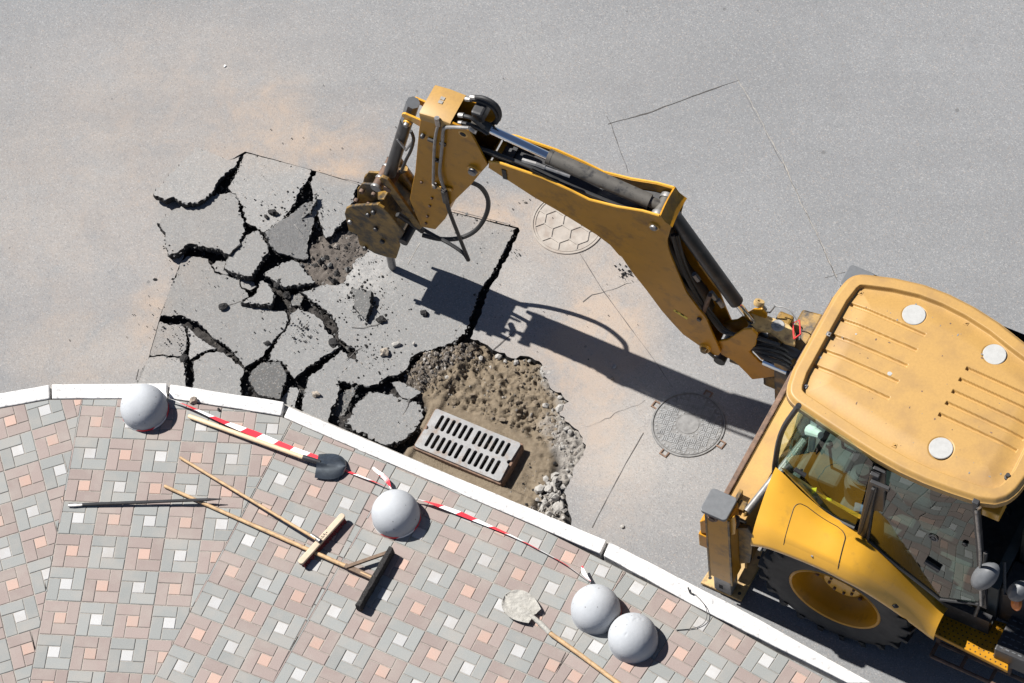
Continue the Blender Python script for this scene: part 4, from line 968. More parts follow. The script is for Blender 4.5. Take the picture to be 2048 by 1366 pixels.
(s, z, CD_) = mld(1868, 1125); b = MB(); b.tube([mac(s - .06, CD_ - .03, z + .02), mac(s + .06, CD_ - .035, z - .02)], .022, 8); b.tube([mac(s, CD_ - .01, z - .03), mac(s, CD_ - .03, z)], .012, 6); part(b, 'door_handle', 'rubber', door, smooth=True)
(s, z) = ml(1600, 940, CL_ - .05); b = MB(); b.tube([mac(s - .04, CL_ - .06, z), mac(s + .05, CL_ - .06, z - .03)], .018, 8); b.tube([mac(s, CL_ - .02, z - .05), mac(s, CL_ - .06, z)], .01, 6); part(b, 'window_catch', 'rubber', BH, smooth=True)
# interior
b = MB()
def pil(b, s0, s1, l0, l1, z0, z1): b.box(mac, s0, s1, l0, l1, z0, z1)
pil(b, 3.45, 3.95, -.38, .12, .78, .95); pil(b, 3.92, 4.05, -.36, .10, .90, 1.55); pil(b, 3.55, 3.85, -.30, .05, .5, .78); part(b, 'seat', 'seat_cloth', bevel=.05, seg=4)
b = MB(); pil(b, 2.99, 3.25, -.55, .35, .5, 1.02); pil(b, 3.3, 3.9, -.70, -.48, .5, .92); part(b, 'console', 'cab_inner', bevel=.03)
b = MB(); c0 = mac(3.42, -.46, 1.10); b.lathe([(.0, .20), (.05, .2), (.055, .17), (.075, .16), (.065, .13), (.095, .12), (.085, .08), (.12, .07), (.11, .02), (.14, .0), (.14, -.2)], c0, (0, 0, 1), 28); part(b, 'lever_gaiter', 'rubber', smooth=True)
for ds, dl in ((-.28, .25), (-.28, .05)):
    b = MB(); b.tube([mac(3.42 + ds, -.46 + dl, 1.0), mac(3.40 + ds, -.47 + dl, 1.38)], [.012, .012], 8); b.lathe([(0, .05), (.025, .04), (.03, 0), (0, -.03)], mac(3.40 + ds, -.47 + dl, 1.38), (0, 0, 1), 10); part(b, 'lever', 'rubber', smooth=True)
b = MB(); b.lathe([(.17, -.014), (.184, 0), (.17, .014), (.156, 0), (.17, -.014)], mac(4.36, -.14, 1.25), Vector((-.5, 0, .85)), 28); b.tube([mac(4.36, -.14, 1.25), mac(4.5, -.14, .95)], .03, 8); part(b, 'steering_wheel', 'rubber', smooth=True)
# inner fender (yellow) visible through the quarter window and odds and ends lying on it
b = MB(); b.loft([[mac(s, l, z) for s, z, l in ((2.90, 1.56, -.83), (3.05, 1.48, -.87), (3.25, 1.35, -.90), (3.45, 1.30, -.915), (3.55, 1.28, -.92))], [mac(s, -.74, z) for s, z in ((2.9, 1.36), (3.05, 1.30), (3.25, 1.20), (3.45, 1.16), (3.55, 1.14))], [mac(s, -.72, .8) for s in (2.9, 3.05, 3.25, 3.45, 3.55)]]); part(b, 'inner_fender', 'yellow_paint', smooth=True)
b = MB(); p0 = ml(1648, 1000, -.72); rgy = random.Random(4)
for i in range(7):
    s, z = ml(1622 + i * 8, 988 + i * 6, -.80); rock(b, mac(s, -.80, z), .05, 700 + i, .9, sub=2)
part(b, 'yellow_rag', 'yellow_cloth', smooth=True)
b = MB(); rock(b, mac(3.50, -.60, 1.0), .10, 733, .5, sub=2); part(b, 'folded_cloth', 'blue_cloth', smooth=True)
b = MB(); b.plate(mac, [(3.02, 1.5), (3.06, 1.5), (3.10, 1.98), (3.05, 2.02)], -.60, -.55); b.tube([mac(3.05, -.62, 1.9), mac(3.16, -.66, 1.98)], [.05, .03], 10); part(b, 'work_light', 'white', bevel=.004)
b = MB(); b.box(mac, 3.70, 3.80, -.93, -.90, 1.2, 2.36); part(b, 'inner_pillar', 'black_steel', bevel=.008)
b = MB(); b.box(mac, 3.0, 4.66, -.66, .42, 2.30, 2.36); part(b, 'headliner', 'cab_inner')
# far side and front window so that light falls into the cab
b = MB(); b.plate(mac, [(2.90, 1.1), (4.66, 1.1), (4.60, 2.36), (3.02, 2.36)], .555, .56); part(b, 'far_window', 'glass_door')
b = MB(); b.loft([[mac(2.93, l, 1.05) for l in (-.78, .5)], [mac(2.93, l, 1.6) for l in (-.78, .5)], [mac(3.02, l, 2.34) for l in (-.76, .46)]]); part(b, 'rear_window', 'glass', recalc=False)
# lower body under the door
b = MB(); b.plate(mac, [(3.66, 1.18), (3.90, 1.05), (4.25, .68), (4.70, .68), (4.70, .40), (3.62, .40)], CL_ + .02, CL_ + .08); part(b, 'sill', 'black_steel')
(s, z) = ml(1846, 1170, CL_); b = MB(); b.plate(mac, [(4.1, .95), (4.55, 1.0), (4.6, .84), (4.3, .74)], CL_ + .02, CL_ + .03); part(b, 'lower_pane', 'glass_door')

# ---------------- rear fender with hatch
FST = [(2.885, 1.17, 1.60, -.86), (2.91, 1.21, 1.60, -.87), (3.0, 1.26, 1.55, -.89), (3.15, 1.285, 1.46, -.92), (3.35, 1.30, 1.36, -.945), (3.55, 1.295, 1.33, -.955), (3.75, 1.245, 1.25, -.96), (3.93, 1.10, 1.10, -.965), (4.12, .905, .90, -.965), (4.27, .76, .74, -.96), (4.37, .68, .64, -.955)]
FT = [Vector(f) if False else f for f in FST]
def fen(s):
    for i in range(len(FST) - 1):
        if s <= FST[i + 1][0]:
            t = (s - FST[i][0]) / (FST[i + 1][0] - FST[i][0]); t2 = t; return [FST[i][k] + (FST[i + 1][k] - FST[i][k]) * t2 for k in (1, 2, 3)]
    return list(FST[-1][1:])
def fenpt(s, v, off=0):
    ss_ = [fen(max(2.885, min(4.37, s + d))) for d in (-.05, 0, .05)]; zo, zi, li = (sum(a[k] for a in ss_) / 3 for k in range(3))
    lo = -1.305 + .10 * sst(3.6, 4.35, s); l = li + (lo - li) * v; z = zi + (zo - zi) * v + .055 * math.sin(math.pi * min(1, v) ** .9) - .06 * sst(.80, 1.0, v) ** 2
    return mac(s, l, z + off)
rows = []
for i in range(48):
    s = 2.885 + 1.485 * i / 47; r = [fenpt(s, v / 14) for v in range(15)]
    e = r[-1]; r += [e + Vector((0, 0, -.02)) - bx_ * .006, e + Vector((0, 0, -.055)), e + Vector((0, 0, -.055)) + bx_ * .03]; rows.append(r)
b = MB(); b.loft(rows)
fender = part(b, 'fender', 'yellow_paint', smooth=True, solid=.008)
# rear skirt of the fender and its inner wall
b = MB(); b.loft([[fenpt(2.885, v / 10) for v in range(11)], [fenpt(2.885, v / 10) + Vector((0, 0, -.10)) - ax * .005 for v in range(11)]]); part(b, 'fender_skirt', 'yellow_arm', fender)
b = MB(); b.loft([[mac(s, -.82, .2), mac(s, -.82, z)] for s, z in ((2.9, 1.3), (3.4, 1.2), (3.65, 1.1), (3.9, .6), (4.4, .55))]); part(b, 'wheel_arch', 'black_steel', fender)
hv = []
for (s, v) in ((3.10, .93), (3.10, .6), (3.12, .35), (3.17, .25), (3.28, .22), (3.42, .22), (3.5, .26), (3.545, .36), (3.55, .6), (3.54, .93)): hv.append((s, v))
b = MB(); hr = []
for k in range(25):
    t = k / 24; c_ = .085 * (1 - math.sqrt(max(0, 1 - (1 - min(1, t / .26)) ** 2))); s0, s1 = 3.15 + c_ - .03 * (1 - t), 3.60 - c_ - .05 * (1 - t)
    hr.append([fenpt(s0 + (s1 - s0) * j / 16, .18 + .76 * t, .0065) for j in range(17)])
b.loft(hr); rim_ = [r[0] for r in hr][::-1] + hr[0][1:] + [r[-1] for r in hr[1:]]
part(b, 'hatch', 'yellow_paint', fender, smooth=True)
b = MB(); b.tube(rim_, .0032, 5); part(b, 'hatch_gap', 'rubber', fender)
b = MB(); b.lathe([(0, .006), (.009, .006), (.011, 0)], fenpt(3.385, .93, .006), (0, 0, 1), 10); part(b, 'hatch_lock', 'steel', fender)

# ---------------- rear wheel
WC = (3.545, .56); R_ = .685; AXW = -bx_
wc = mac(WC[0], -1.02, WC[1])
wheel = thing('_w', wc, '', '') if False else None
b = MB(); b.lathe([(.372, -.19), (.40, -.205), (.51, -.215), (.58, -.212), (.615, -.195), (.63, -.12), (.635, 0), (.63, .12), (.615, .195), (.58, .212), (.51, .215), (.40, .205), (.372, .19), (.365, .17)], wc, AXW, 72); tyre = part(b, 'rear_tyre', 'tyre', smooth=True)
lug = MB()
def wf(r, a, h_): return wc + ax * (r * math.cos(a)) + Vector((0, 0, r * math.sin(a))) + AXW * h_
NLUG = 21
for side in (-1, 1):
    for k in range(NLUG):
        a0 = 2 * math.pi * (k + (.5 if side > 0 else 0)) / NLUG; rows = []
        for t in range(5):
            u = t / 4; hh = side * (.015 + .205 * u); a = a0 + .20 * u * 1.0; rr = .668 - .022 * u * u; wd = .036 - .004 * u; base = .615 if u < .9 else .58
            rows.append([wf(base, a - wd * 1.4, hh), wf(rr, a - wd, hh), wf(rr, a + wd, hh), wf(base, a + wd * 1.4, hh)])
        hh = side * .224; rows.append([wf(.565, a - wd * 1.2, hh), wf(.622, a - wd * .9, hh), wf(.622, a + wd * .9, hh), wf(.565, a + wd * 1.2, hh)])
        o0 = len(lug.v); lug.loft(rows); lug.f.append(tuple(o0 + 20 + i for i in range(4))); lug.m.append(0); lug.f.append((o0 + 3, o0 + 2, o0 + 1, o0)); lug.m.append(0)
tag(part(lug, 'tread_lugs', 'tyre', tyre, bevel=.006), kind='stuff')
b = MB(); b.lathe([(.378, .178), (.388, .198), (.380, .206), (.365, .200), (.352, .165), (.345, .13), (.335, .05), (.29, -.01), (.20, -.03), (.165, -.03)], wc, AXW, 64); rimo = part(b, 'rear_rim', 'yellow_arm', smooth=True)
b = MB(); b.lathe([(.20, -.035), (.165, -.02), (.160, .055), (.150, .065), (0, .065)], wc, AXW, 40); hub = part(b, 'hub', 'yellow_paint', rimo, smooth=True)
for k in range(8):
    a = 2 * math.pi * k / 8 + .2; b = MB(); c = wf(.105, a, .062); b.lathe([(0, .022), (.011, .022), (.013, .0)], c, AXW, 6); part(b, 'wheel_bolt', 'rust_steel', hub)
for k in range(4):
    a = 2 * math.pi * k / 4 + .5; c = wf(.27, a, .004); b = MB(); b.lathe([(0, .012), (.016, .010), (.018, -.004)], c, AXW, 8); part(b, 'rim_bolt', 'rust_steel', rimo)
# far wheel: the same parts on the other side of the machine
for src in (tyre, rimo):
    c = src.copy(); COL.objects.link(c); c.location = src.location + bx_ * 1.80
    for ch in src.children:
        d = ch.copy(); COL.objects.link(d); d.parent = c
b = MB(); b.tube([mac(3.545, -.9, .56), mac(3.545, .7, .56)], .10, 12); b.box(mac, 2.7, 6.2, -.45, .25, .25, .72); part(b, 'chassis_light_block', 'black_steel')  # rear axle, and a dark box added under the machine to block light
b = MB(); b.box(mac, 4.72, 6.6, -.50, .28, .72, 1.45); part(b, 'hood', 'black_steel', bevel=.05)
b = MB(); b.box(mac, 4.70, 5.3, -.78, -.505, .45, 1.0); part(b, 'side_tank', 'black_steel', bevel=.03)

# ---------------- step, tool box, ladder, mirrors
stp = [mz(*p, .46) for p in ((1888, 1207), (2024, 1250), (2016, 1342), (1858, 1262))]
b = MB(); b.prism([mac(*p, .46) for p in stp], -.05); step_ = part(b, 'step', 'yellow_grimy' if False else 'yellow_arm', bevel=.008)
b = MB()
for i in range(15):
    for j in range(8):
        u, v = (i + .5 + .5 * (j % 2)) / 15.5, (j + .5) / 8
        p = Vector(stp[0]).lerp(Vector(stp[1]), u).lerp(Vector(stp[3]).lerp(Vector(stp[2]), u), v); b.lathe([(0, .0012), (.0065, .001), (.0075, -.002)], mac(p.x, p.y, .46), (0, 0, 1), 6)
tag(part(b, 'anti_slip_holes', 'black_void', step_), kind='stuff')
bxp = [mz(*p, .62) for p in ((2048, 1236), (2075, 1330), (2005, 1330), (1990, 1296))]
(s0, l0), (s1, l1) = mz(1988, 1300, .60), mz(2100, 1290, .60)
b = MB(); b.box(mac, s0, s0 + .5, l0, l0 + .38, .40, .62); part(b, 'tool_box', 'black_steel', bevel=.012)
b = MB()
for i in range(9):
    for j in range(7): c = (s0 + .03 + i * .05, l0 + .03 + j * .05); b.box(mac, c[0], c[0] + .03, c[1] - .004 if (i + j) % 2 else c[1], c[1] + .006, .62, .623)
tag(part(b, 'tread_plate', 'plastic_grey'), kind='stuff')
la, lb = P(1862, 1312, .12), P(2040, 1392, .12); d = (lb - la).normalized(); e = Vector((-d.y, d.x, 0))
b = MB(); b.tube([la, lb], .017, 8); b.tube([la + e * .13, lb + e * .13], .017, 8); b.tube([la, la + e * .13 + Vector((0, 0, .0))], .017, 8)
for t in (.33, .66): b.tube([la.lerp(lb, t), la.lerp(lb, t) + e * .13], .015, 8)
b.tube([la + e * .13, la + e * .16 + Vector((0, 0, .3))], .017, 8); b.tube([la.lerp(lb, .8) + e * .13, la.lerp(lb, .8) + e * .16 + Vector((0, 0, .3))], .017, 8); part(b, 'ladder', 'rust_steel', smooth=True)
ma = [(s, z) for s, z in (ml(1952, 1020, -1.05), ml(1960, 1100, -1.05), ml(1962, 1210, -1.05))]
b = MB(); b.tube([mac(ma[0][0], -.97, ma[0][1] - .1), mac(ma[0][0], -1.05, ma[0][1]), mac(ma[1][0], -1.05, ma[1][1]), mac(ma[2][0], -1.05, ma[2][1])], .012, 8); part(b, 'mirror_arm', 'steel', smooth=True)
(s, z) = ml(1966, 1152, -1.08); b = MB(); b.lathe([(0, .05), (.06, .045), (.10, .02), (.115, -.02), (.11, -.05), (.0, -.05)], Vector((0, 0, 0)), (0, 0, 1), 20)
mr = [Vector((v.x * .75, v.y, v.z)) for v in b.v]
def place(b, c, X, Y, Z): b.v = [c + X * v.x + Y * v.y + Z * v.z for v in b.v]
b.v = mr; fa = (-ax * .6 - bx_ * .55 + Vector((0, 0, .55))).normalized(); up = (Vector((0, 0, 1)) - fa * fa.z).normalized(); place(b, mac(s, -1.08, z), up.cross(fa), up * 1.25, fa); part(b, 'mirror', 'plastic_grey', smooth=True)
(s, z) = ml(2036, 1182, -1.0); b = MB(); b.lathe([(0, .06), (.06, .05), (.085, .02), (.09, -.02), (.0, -.05)], Vector((0, 0, 0)), (0, 0, 1), 20); place(b, mac(s, -1.0, z), up.cross(fa) * .8, up * 1.1, fa); lamp = part(b, 'side_lamp', 'plastic_grey', smooth=True)
(s, z) = ml(2034, 1207, -1.04); b = MB(); b.lathe([(0, .03), (.045, .02), (.055, 0)], mac(s, -1.04, z), fa, 16); part(b, 'amber_lens', 'orange_lamp', lamp, smooth=True)
b = MB(); b.tube([mac(4.72, -.80, 1.5), mac(4.8, -.95, 1.3), mac(s, -.99, z + .02)], .012, 8); part(b, 'lamp_arm', 'black_steel')
b = MB(); b.tube(spline([mac(ma[0][0] + .08, -.98, 1.9), mac(ma[0][0] + .10, -1.0, 1.3), mac(ma[0][0] + .06, -1.0, .85)], 6), .016, 8); part(b, 'grab_rail', 'black_steel', smooth=True)
b = MB(); (s, z) = ml(1985, 1010, -.80); b.box(mac, s - .06, s + .08, -.86, -.72, z - .1, z); part(b, 'roof_bracket', 'yellow_paint', bevel=.01)

# ---------------- rear frame and stabilisers
FZ = 1.02
b = MB(); b.box(mac, 2.535, 2.74, -1.12, .95, FZ - .02, FZ); b.box(mac, 2.535, 2.56, -1.12, .95, .18, FZ - .021); b.box(mac, 2.72, 2.74, -1.12, .95, .18, FZ - .021); frame_ = part(b, 'rear_frame', 'yellow_roof', bevel=.004)
b = MB(); b.box(mac, 2.49, 2.532, -1.14, .97, FZ - .06, FZ + .025); part(b, 'slide_rail', 'rust_steel', frame_, bevel=.006)
b = MB(); b.box(mac, 2.49, 2.532, -1.14, .97, .16, .24); part(b, 'slide_rail', 'rust_steel', frame_, bevel=.006)
p0, p1 = mac(*mz(1557, 944, FZ + .06), FZ + .06), mac(*mz(1493, 1024, FZ + .02), FZ + .02)
b = MB(); b.tube([p0 + (p0 - p1) * .8, p1], .03, 14); part(b, 'frame_tube', 'bare_steel', smooth=True)
b = MB(); b.tube([p1, p1 + (p1 - p0) * .12 + Vector((0, 0, -.05))], .014, 8); b.box(mac, 2.64, 2.70, -1.06, -.98, .75, 1.06); b.box(mac, 2.60, 2.63, -1.09, -.92, .9, 1.1); part(b, 'tube_bracket', 'yellow_grimy', bevel=.004)
def stabiliser(l, far=False):
    s0, s1 = (2.605, 2.805) if far else (2.505, 2.705); l0, l1 = l - .085, l + .085
    b = MB(); b.plate(lambda x, t, z: mac(x, t, z), [(s0, .22), (s1, .22), (s1, 1.34), (s0, 1.34)], l0, l1); col = part(b, 'stabiliser_leg', 'yellow_arm', bevel=.010)
    b = MB(); b.box(mac, s0 - .004, s0 + .012, l0 - .003, l0 + .012, .20, 1.33); b.box(mac, s1 - .012, s1 + .004, l0 - .003, l0 + .012, .20, 1.33); part(b, 'edge_strip', 'yellow_grimy', col)
    b = MB(); b.box(mac, s0 + .02, s1 - .025, l0 + .02, l1 - .02, -.05, .215); part(b, 'inner_leg', 'bare_steel', col, bevel=.015)
    b = MB(); b.box(mac, s0 + .07, s0 + .105, l0 + .0175, l0 + .0195, .02, .08); part(b, 'pin_slot', 'black_void', col)
    b = MB(); b.prism([mac(s0 - .02 + x, l - .02 + y, 1.40) for x, y in rrect(-.005, .215, -.105, .11, .03)], -.035); part(b, 'rubber_pad', 'plastic_grey', col, bevel=.006)
    b = MB(); b.box(mac, s0 + .06, s0 + .15, l - .03, l + .05, 1.3405, 1.362); part(b, 'pad_spacer', 'yellow_arm', col)
    b = MB(); b.lathe([(0, .022), (.026, .022), (.03, .012), (.045, .008), (.048, 0)], mac(s0 + .06, l0, 1.27), -bx_, 20); part(b, 'pivot_pin', 'rust_steel', col, smooth=True)
    b = MB(); q = [mac(s0 - .10, l - .06, 0), mac(s1 + .06, l - .06, 0), mac(s1 + .06, l + .40, 0), mac(s0 - .06, l + .40, 0)]
    b.prism([v + Vector((0, 0, ROAD + .045)) for v in q], -.035); ft = part(b, 'foot_plate', 'yellow_dusty', col, bevel=.006)
    for s_, l_ in ((s0 - .05, l + .01), (s1 + .02, l - .01), (s1 + .02, l + .34)): 
        b = MB(); b.lathe([(0, .0012), (.014, .001), (.016, -.001)], mac(s_, l_, ROAD + .045), (0, 0, 1), 10); part(b, 'foot_hole', 'black_void', col)
    b = MB(); b.plate(mac, [(s0 - .085, .78), (s0 - .001, .85), (s0 - .001, 1.05), (s0 - .04, 1.05), (s0 - .085, .98)], l - .03, l + .05); b.box(mac, s0 - .10, s0 - .02, l - .04, l + .06, .58, .78); part(b, 'locking_bracket', 'yellow_arm', col, bevel=.006)
    if not far:
        b = MB(); b.tube(spline([mac(2.72, l + .02, 1.2), mac(2.76, l + .06, 1.12), mac(2.74, l + .1, 1.02), mac(2.70, l + .14, .95)], 5), .012, 7); b.tube(spline([mac(2.715, l + .05, 1.15), mac(2.75, l + .09, 1.05), mac(2.72, l + .14, .9)], 5), .011, 7); b.box(mac, 2.706, 2.74, l - .03, l + .03, 1.12, 1.24); part(b, 'hydraulic_valve', 'black_steel', smooth=True)
        b = MB(); b.plate(mac, [(2.706, .35), (2.80, .45), (2.84, .95), (2.79, 1.05), (2.706, .98)], l + .05, l + .08); part(b, 'gusset', 'yellow_grimy', bevel=.004)
        b = MB(); b.plate(mac, [(2.706, 1.32), (2.74, 1.40), (2.75, 1.28), (2.74, 1.1), (2.706, 1.05)], l - .06, l - .045); part(b, 'lifting_lug', 'yellow_paint', bevel=.003)
stabiliser(-1.225); stabiliser(1.02, True)
# ================================================================== REAR ARM: BOOM, STICK, BREAKER
def z2(l): return [(900 + x / 3.594, 180 + y / 3.594) for x, y in l]
def z3(l): return [(1200 + x / 3.252, 360 + y / 3.252) for x, y in l]
def z1(l): return [(680 + x / 3.3325, 150 + y / 3.3325) for x, y in l]
BW = .14                                   # half width of the boom
low = z2([(275, 560), (450, 672), (600, 770), (760, 860), (930, 965), (1050, 1040), (1150, 1115), (1215, 1190)]) + z3([(140, 500), (200, 590), (300, 715), (400, 850), (470, 930), (540, 1005), (640, 1075), (735, 1140), (770, 1142)])
upp = z3([(785, 1120), (735, 1010), (690, 900), (640, 840), (560, 730), (500, 590), (455, 480), (440, 430), (438, 390), (462, 305)]) + z2([(1505, 905), (1380, 870), (1200, 840), (1000, 790), (860, 720), (660, 630), (470, 565), (370, 530), (280, 515)])
lowp = [ap(x, y, -BW) for x, y in low]; uppp = [ap(x, y, -BW) for x, y in upp]
outline = lowp + uppp
b = MB(); b.plate(arm, outline, -BW, -BW + .018); boom = part(b, 'boom_side_plate', 'yellow_arm', bevel=.004)
b = MB(); b.plate(arm, outline, BW - .018, BW); part(b, 'boom_side_plate', 'yellow_arm', bevel=.004)
b = MB(); t = [(p[0] + .004, p[1] + .012) for p in lowp[:-1]]
b.loft([[arm(p[0], -BW + .019, p[1]) for p in t], [arm(p[0], BW - .019, p[1]) for p in t]]); part(b, 'boom_belly', 'yellow_arm', solid=.012)
# inner web under the open top
webp = [(p[0], p[1] - .11) for p in uppp[10:]]
b = MB(); b.loft([[arm(p[0], -BW + .019, p[1]) for p in webp], [arm(p[0], BW - .019, p[1]) for p in webp]]); part(b, 'boom_web', 'black_steel', solid=.01)
webp = [(p[0] - .10, p[1]) for p in uppp[1:9]]
b = MB(); b.loft([[arm(p[0], -BW + .019, p[1]) for p in webp], [arm(p[0], BW - .019, p[1]) for p in webp]]); part(b, 'boom_web', 'black_steel', solid=.01)
# rolled edge along the upper rim of each plate
for tt in (-BW + .004, BW - .004):
    b = MB(); b.tube([arm(p[0], tt, p[1]) for p in uppp[10:]], .011, 6); part(b, 'rim_bead', 'yellow_paint', boom, smooth=True)
# elbow head plate
e0, e1 = ap(1318.7, 431.8, -BW), ap(1343, 455, -BW); em = ((e0[0] + e1[0]) / 2 - .012, (e0[1] + e1[1]) / 2 - .022)
rows = []
for k in range(9):
    u = k / 8; t = -BW + 2 * BW * u; dip = .028 * math.sin(math.pi * u)
    rows.append([arm(e0[0] + .004 - dip * .2, t, e0[1] + .006), arm(em[0] + dip * .35, t, em[1] + .016), arm(e1[0] + .004 - dip * .3, t, e1[1] + .004)])
b = MB(); b.loft(rows); part(b, 'elbow_plate', 'yellow_arm', smooth=True, solid=.016)
def pin(px, py, t, r, m='bare_steel', name='pin', boss=True, parent=BH, ln=.03):
    s, z = ap(px, py, t); b = MB(); prof = [(0, ln), (r * .85, ln), (r, ln * .8), (r, 0)]
    b.lathe(prof, arm(s, t, z), -AN, 20); o = part(b, name, m, parent, smooth=True)
    if boss:
        b = MB(); b.lathe([(r * 1.05, ln * .4), (r * 1.45, ln * .4), (r * 1.55, 0)], arm(s, t, z), -AN, 24); part(b, 'boss', 'yellow_paint', o if parent is BH else parent, smooth=True)
pin(1309, 452, -BW, .030); pin(1411, 695, -BW, .032, 'yellow_grimy', ln=.045); pin(1399, 637, -BW, .020, 'black_steel', boss=False, ln=.02)
b = MB(); s, z = ap(1417, 703, -BW); b.plate(arm, [(s - .075, z + .06), (s - .05, z + .075), (s + .075, z - .05), (s + .06, z - .075)], -BW - .016, -BW - .001); part(b, 'pin_keeper', 'black_steel', bevel=.005)
# warning decal on the boom
s, z = ap(1361, 631, -BW); b = MB()
def dq(b, pts, t, m): b.add([arm(s + x, t, z + y) for x, y in pts], [tuple(range(len(pts)))], m)
dq(b, [(-.06, .035), (.055, -.028), (.065, .005), (-.05, .066)], -BW - .0015, 0); dq(b, [(-.045, .045), (-.018, .031), (-.027, .055)], -BW - .003, 1); dq(b, [(.0, .028), (.03, .012), (.035, .024), (.006, .04)], -BW - .003, 1)
part(b, 'warning_decal', ['decal_yellow', 'ink'], boom, recalc=False)
# stick cylinder on top of the boom
def seg(p, q, r, name, m, t=0., t2=None, n=18, parent=BH):
    b = MB(); b.tube([apw(*p, t), apw(*q, t if t2 is None else t2)], r, n); return part(b, name, m, parent, smooth=True)
cyl = seg((1101.7, 315), (1300, 403), .060, 'stick_cylinder', 'grey_cylinder', .0)
seg((1096, 312.5), (1104, 316), .062, 'cylinder_gland', 'grey_cylinder', .0, parent=cyl)
seg((975, 256), (1102, 315.2), .036, 'piston_rod', 'chrome', .0, parent=cyl)
seg((945, 243), (982, 259.5), .047, 'rod_eye', 'grey_cylinder', .0, parent=cyl)
seg((1300, 403), (1328, 416), .045, 'cylinder_base', 'grey_cylinder', .0, parent=cyl)
b = MB(); s, z = ap(1326, 414, 0); b.tube([arm(s, -.10, z), arm(s, .10, z)], .05, 18); part(b, 'base_pin', 'grey_cylinder', cyl, smooth=True)
for tt in (-.085, .085):
    b = MB(); b.lathe([(.03, .02), (.06, .02), (.062, 0), (.06, -.02), (.03, -.02), (.03, .02)], arm(s, tt, z), AN, 20); part(b, 'pin_washer', 'bare_steel', cyl, smooth=True)
# boom cylinder behind the boom
cyl2 = seg((1345, 428), (1473, 604), .058, 'boom_cylinder', 'black_steel', .02)
seg((1473, 604), (1506, 645), .030, 'piston_rod', 'chrome', .02, parent=cyl2)
b = MB(); s, z = ap(1509, 650, .02); b.tube([arm(s, -.06, z), arm(s, .10, z)], .045, 16); part(b, 'rod_eye', 'black_steel', cyl2, smooth=True)
# hoses lying in the boom
for i, (dy, t, r) in enumerate(((0, -.095, .017), (3, -.06, .019), (0, -.02, .018), (5, .06, .018), (-2, .095, .016))):
    b = MB(); b.tube(spline([apw(925, 262 + dy, t * .6), apw(948, 290 + dy, t), apw(985, 305 + dy, t), apw(1060, 334 + dy, t), apw(1150, 375 + dy, t), apw(1240, 412 + dy, t), apw(1310, 437 + dy, t)], 6), r, 8); part(b, 'hydraulic_hose', 'rubber', smooth=True)
for i, (dx, t, r) in enumerate(((0, -.09, .016), (6, -.05, .018), (2, .0, .018), (8, .05, .018), (3, .1, .016))):
    b = MB(); b.tube(spline([apw(1345 + dx, 470, t), apw(1362 + dx, 530, t), apw(1392 + dx, 590, t), apw(1425 + dx, 640, t), apw(1450 + dx, 665, t), apw(1500, 672 + dx, t), apw(1560, 690 + dx, t)], 6), r, 8); part(b, 'hydraulic_hose', 'rubber', smooth=True)
for px, py, t in ((1388, 548, -.06), (1422, 585, -.04), (1436, 600, -.02)):
    b = MB(); b.tube([apw(px, py, t), apw(px + 9, py + 12, t)], .024, 6); part(b, 'hose_fitting', 'bare_steel')
b = MB(); b.tube([apw(1420, 590, -.10), apw(1405, 628, -.10)], .020, 8); part(b, 'cross_tube', 'rust_steel', smooth=True)
b = MB(); b.tube([apw(1045, 320, -.115), apw(1072, 328, -.115), apw(1090, 335, -.11)], .018, 6); part(b, 'hose_fitting', 'bare_steel')
b = MB(); b.tube([apw(1090, 335, -.11), apw(1140, 353, -.1)], .013, 6); part(b, 'steel_pipe', 'steel')
for px, py in ((1024, 315),):
    s, z = ap(px, py, 0); b = MB(); b.box(arm, s - .02, s + .02, -BW - .004, BW + .004, z + .015, z + .03); b.box(arm, s - .02, s + .02, -BW - .008, -BW - .001, z - .10, z + .03); part(b, 'hose_clamp', 'rubber', bevel=.004)

# ---------------- stick
SW = .13
st = z1([(535, 300), (720, 310), (860, 370), (905, 450), (985, 600), (940, 650), (870, 735), (740, 860), (700, 960), (635, 1030), (540, 1012), (500, 920), (465, 830), (480, 740), (500, 650), (515, 480), (525, 380)])
stp_ = [ap(x, y, -SW) for x, y in st]
b = MB(); b.plate(arm, stp_, -SW, -SW + .018); stick = part(b, 'stick_side_plate', 'yellow_arm', bevel=.004)
b = MB(); b.plate(arm, stp_, SW - .018, SW); part(b, 'stick_side_plate', 'yellow_arm', bevel=.004)
back = [stp_[i] for i in (0, 16, 15, 14, 13, 12, 11, 10)]; front = [stp_[i] for i in (4, 5, 6, 7, 8, 9)]
b = MB(); b.loft([[arm(p[0] + .003, -SW + .019, p[1]) for p in back], [arm(p[0] + .003, SW - .019, p[1]) for p in back]]); part(b, 'stick_back_plate', 'yellow_arm', solid=.012)
b = MB(); b.loft([[arm(p[0] - .006, -SW + .019, p[1]) for p in front], [arm(p[0] - .006, SW - .019, p[1]) for p in front]]); part(b, 'stick_front_plate', 'yellow_arm', solid=.012)
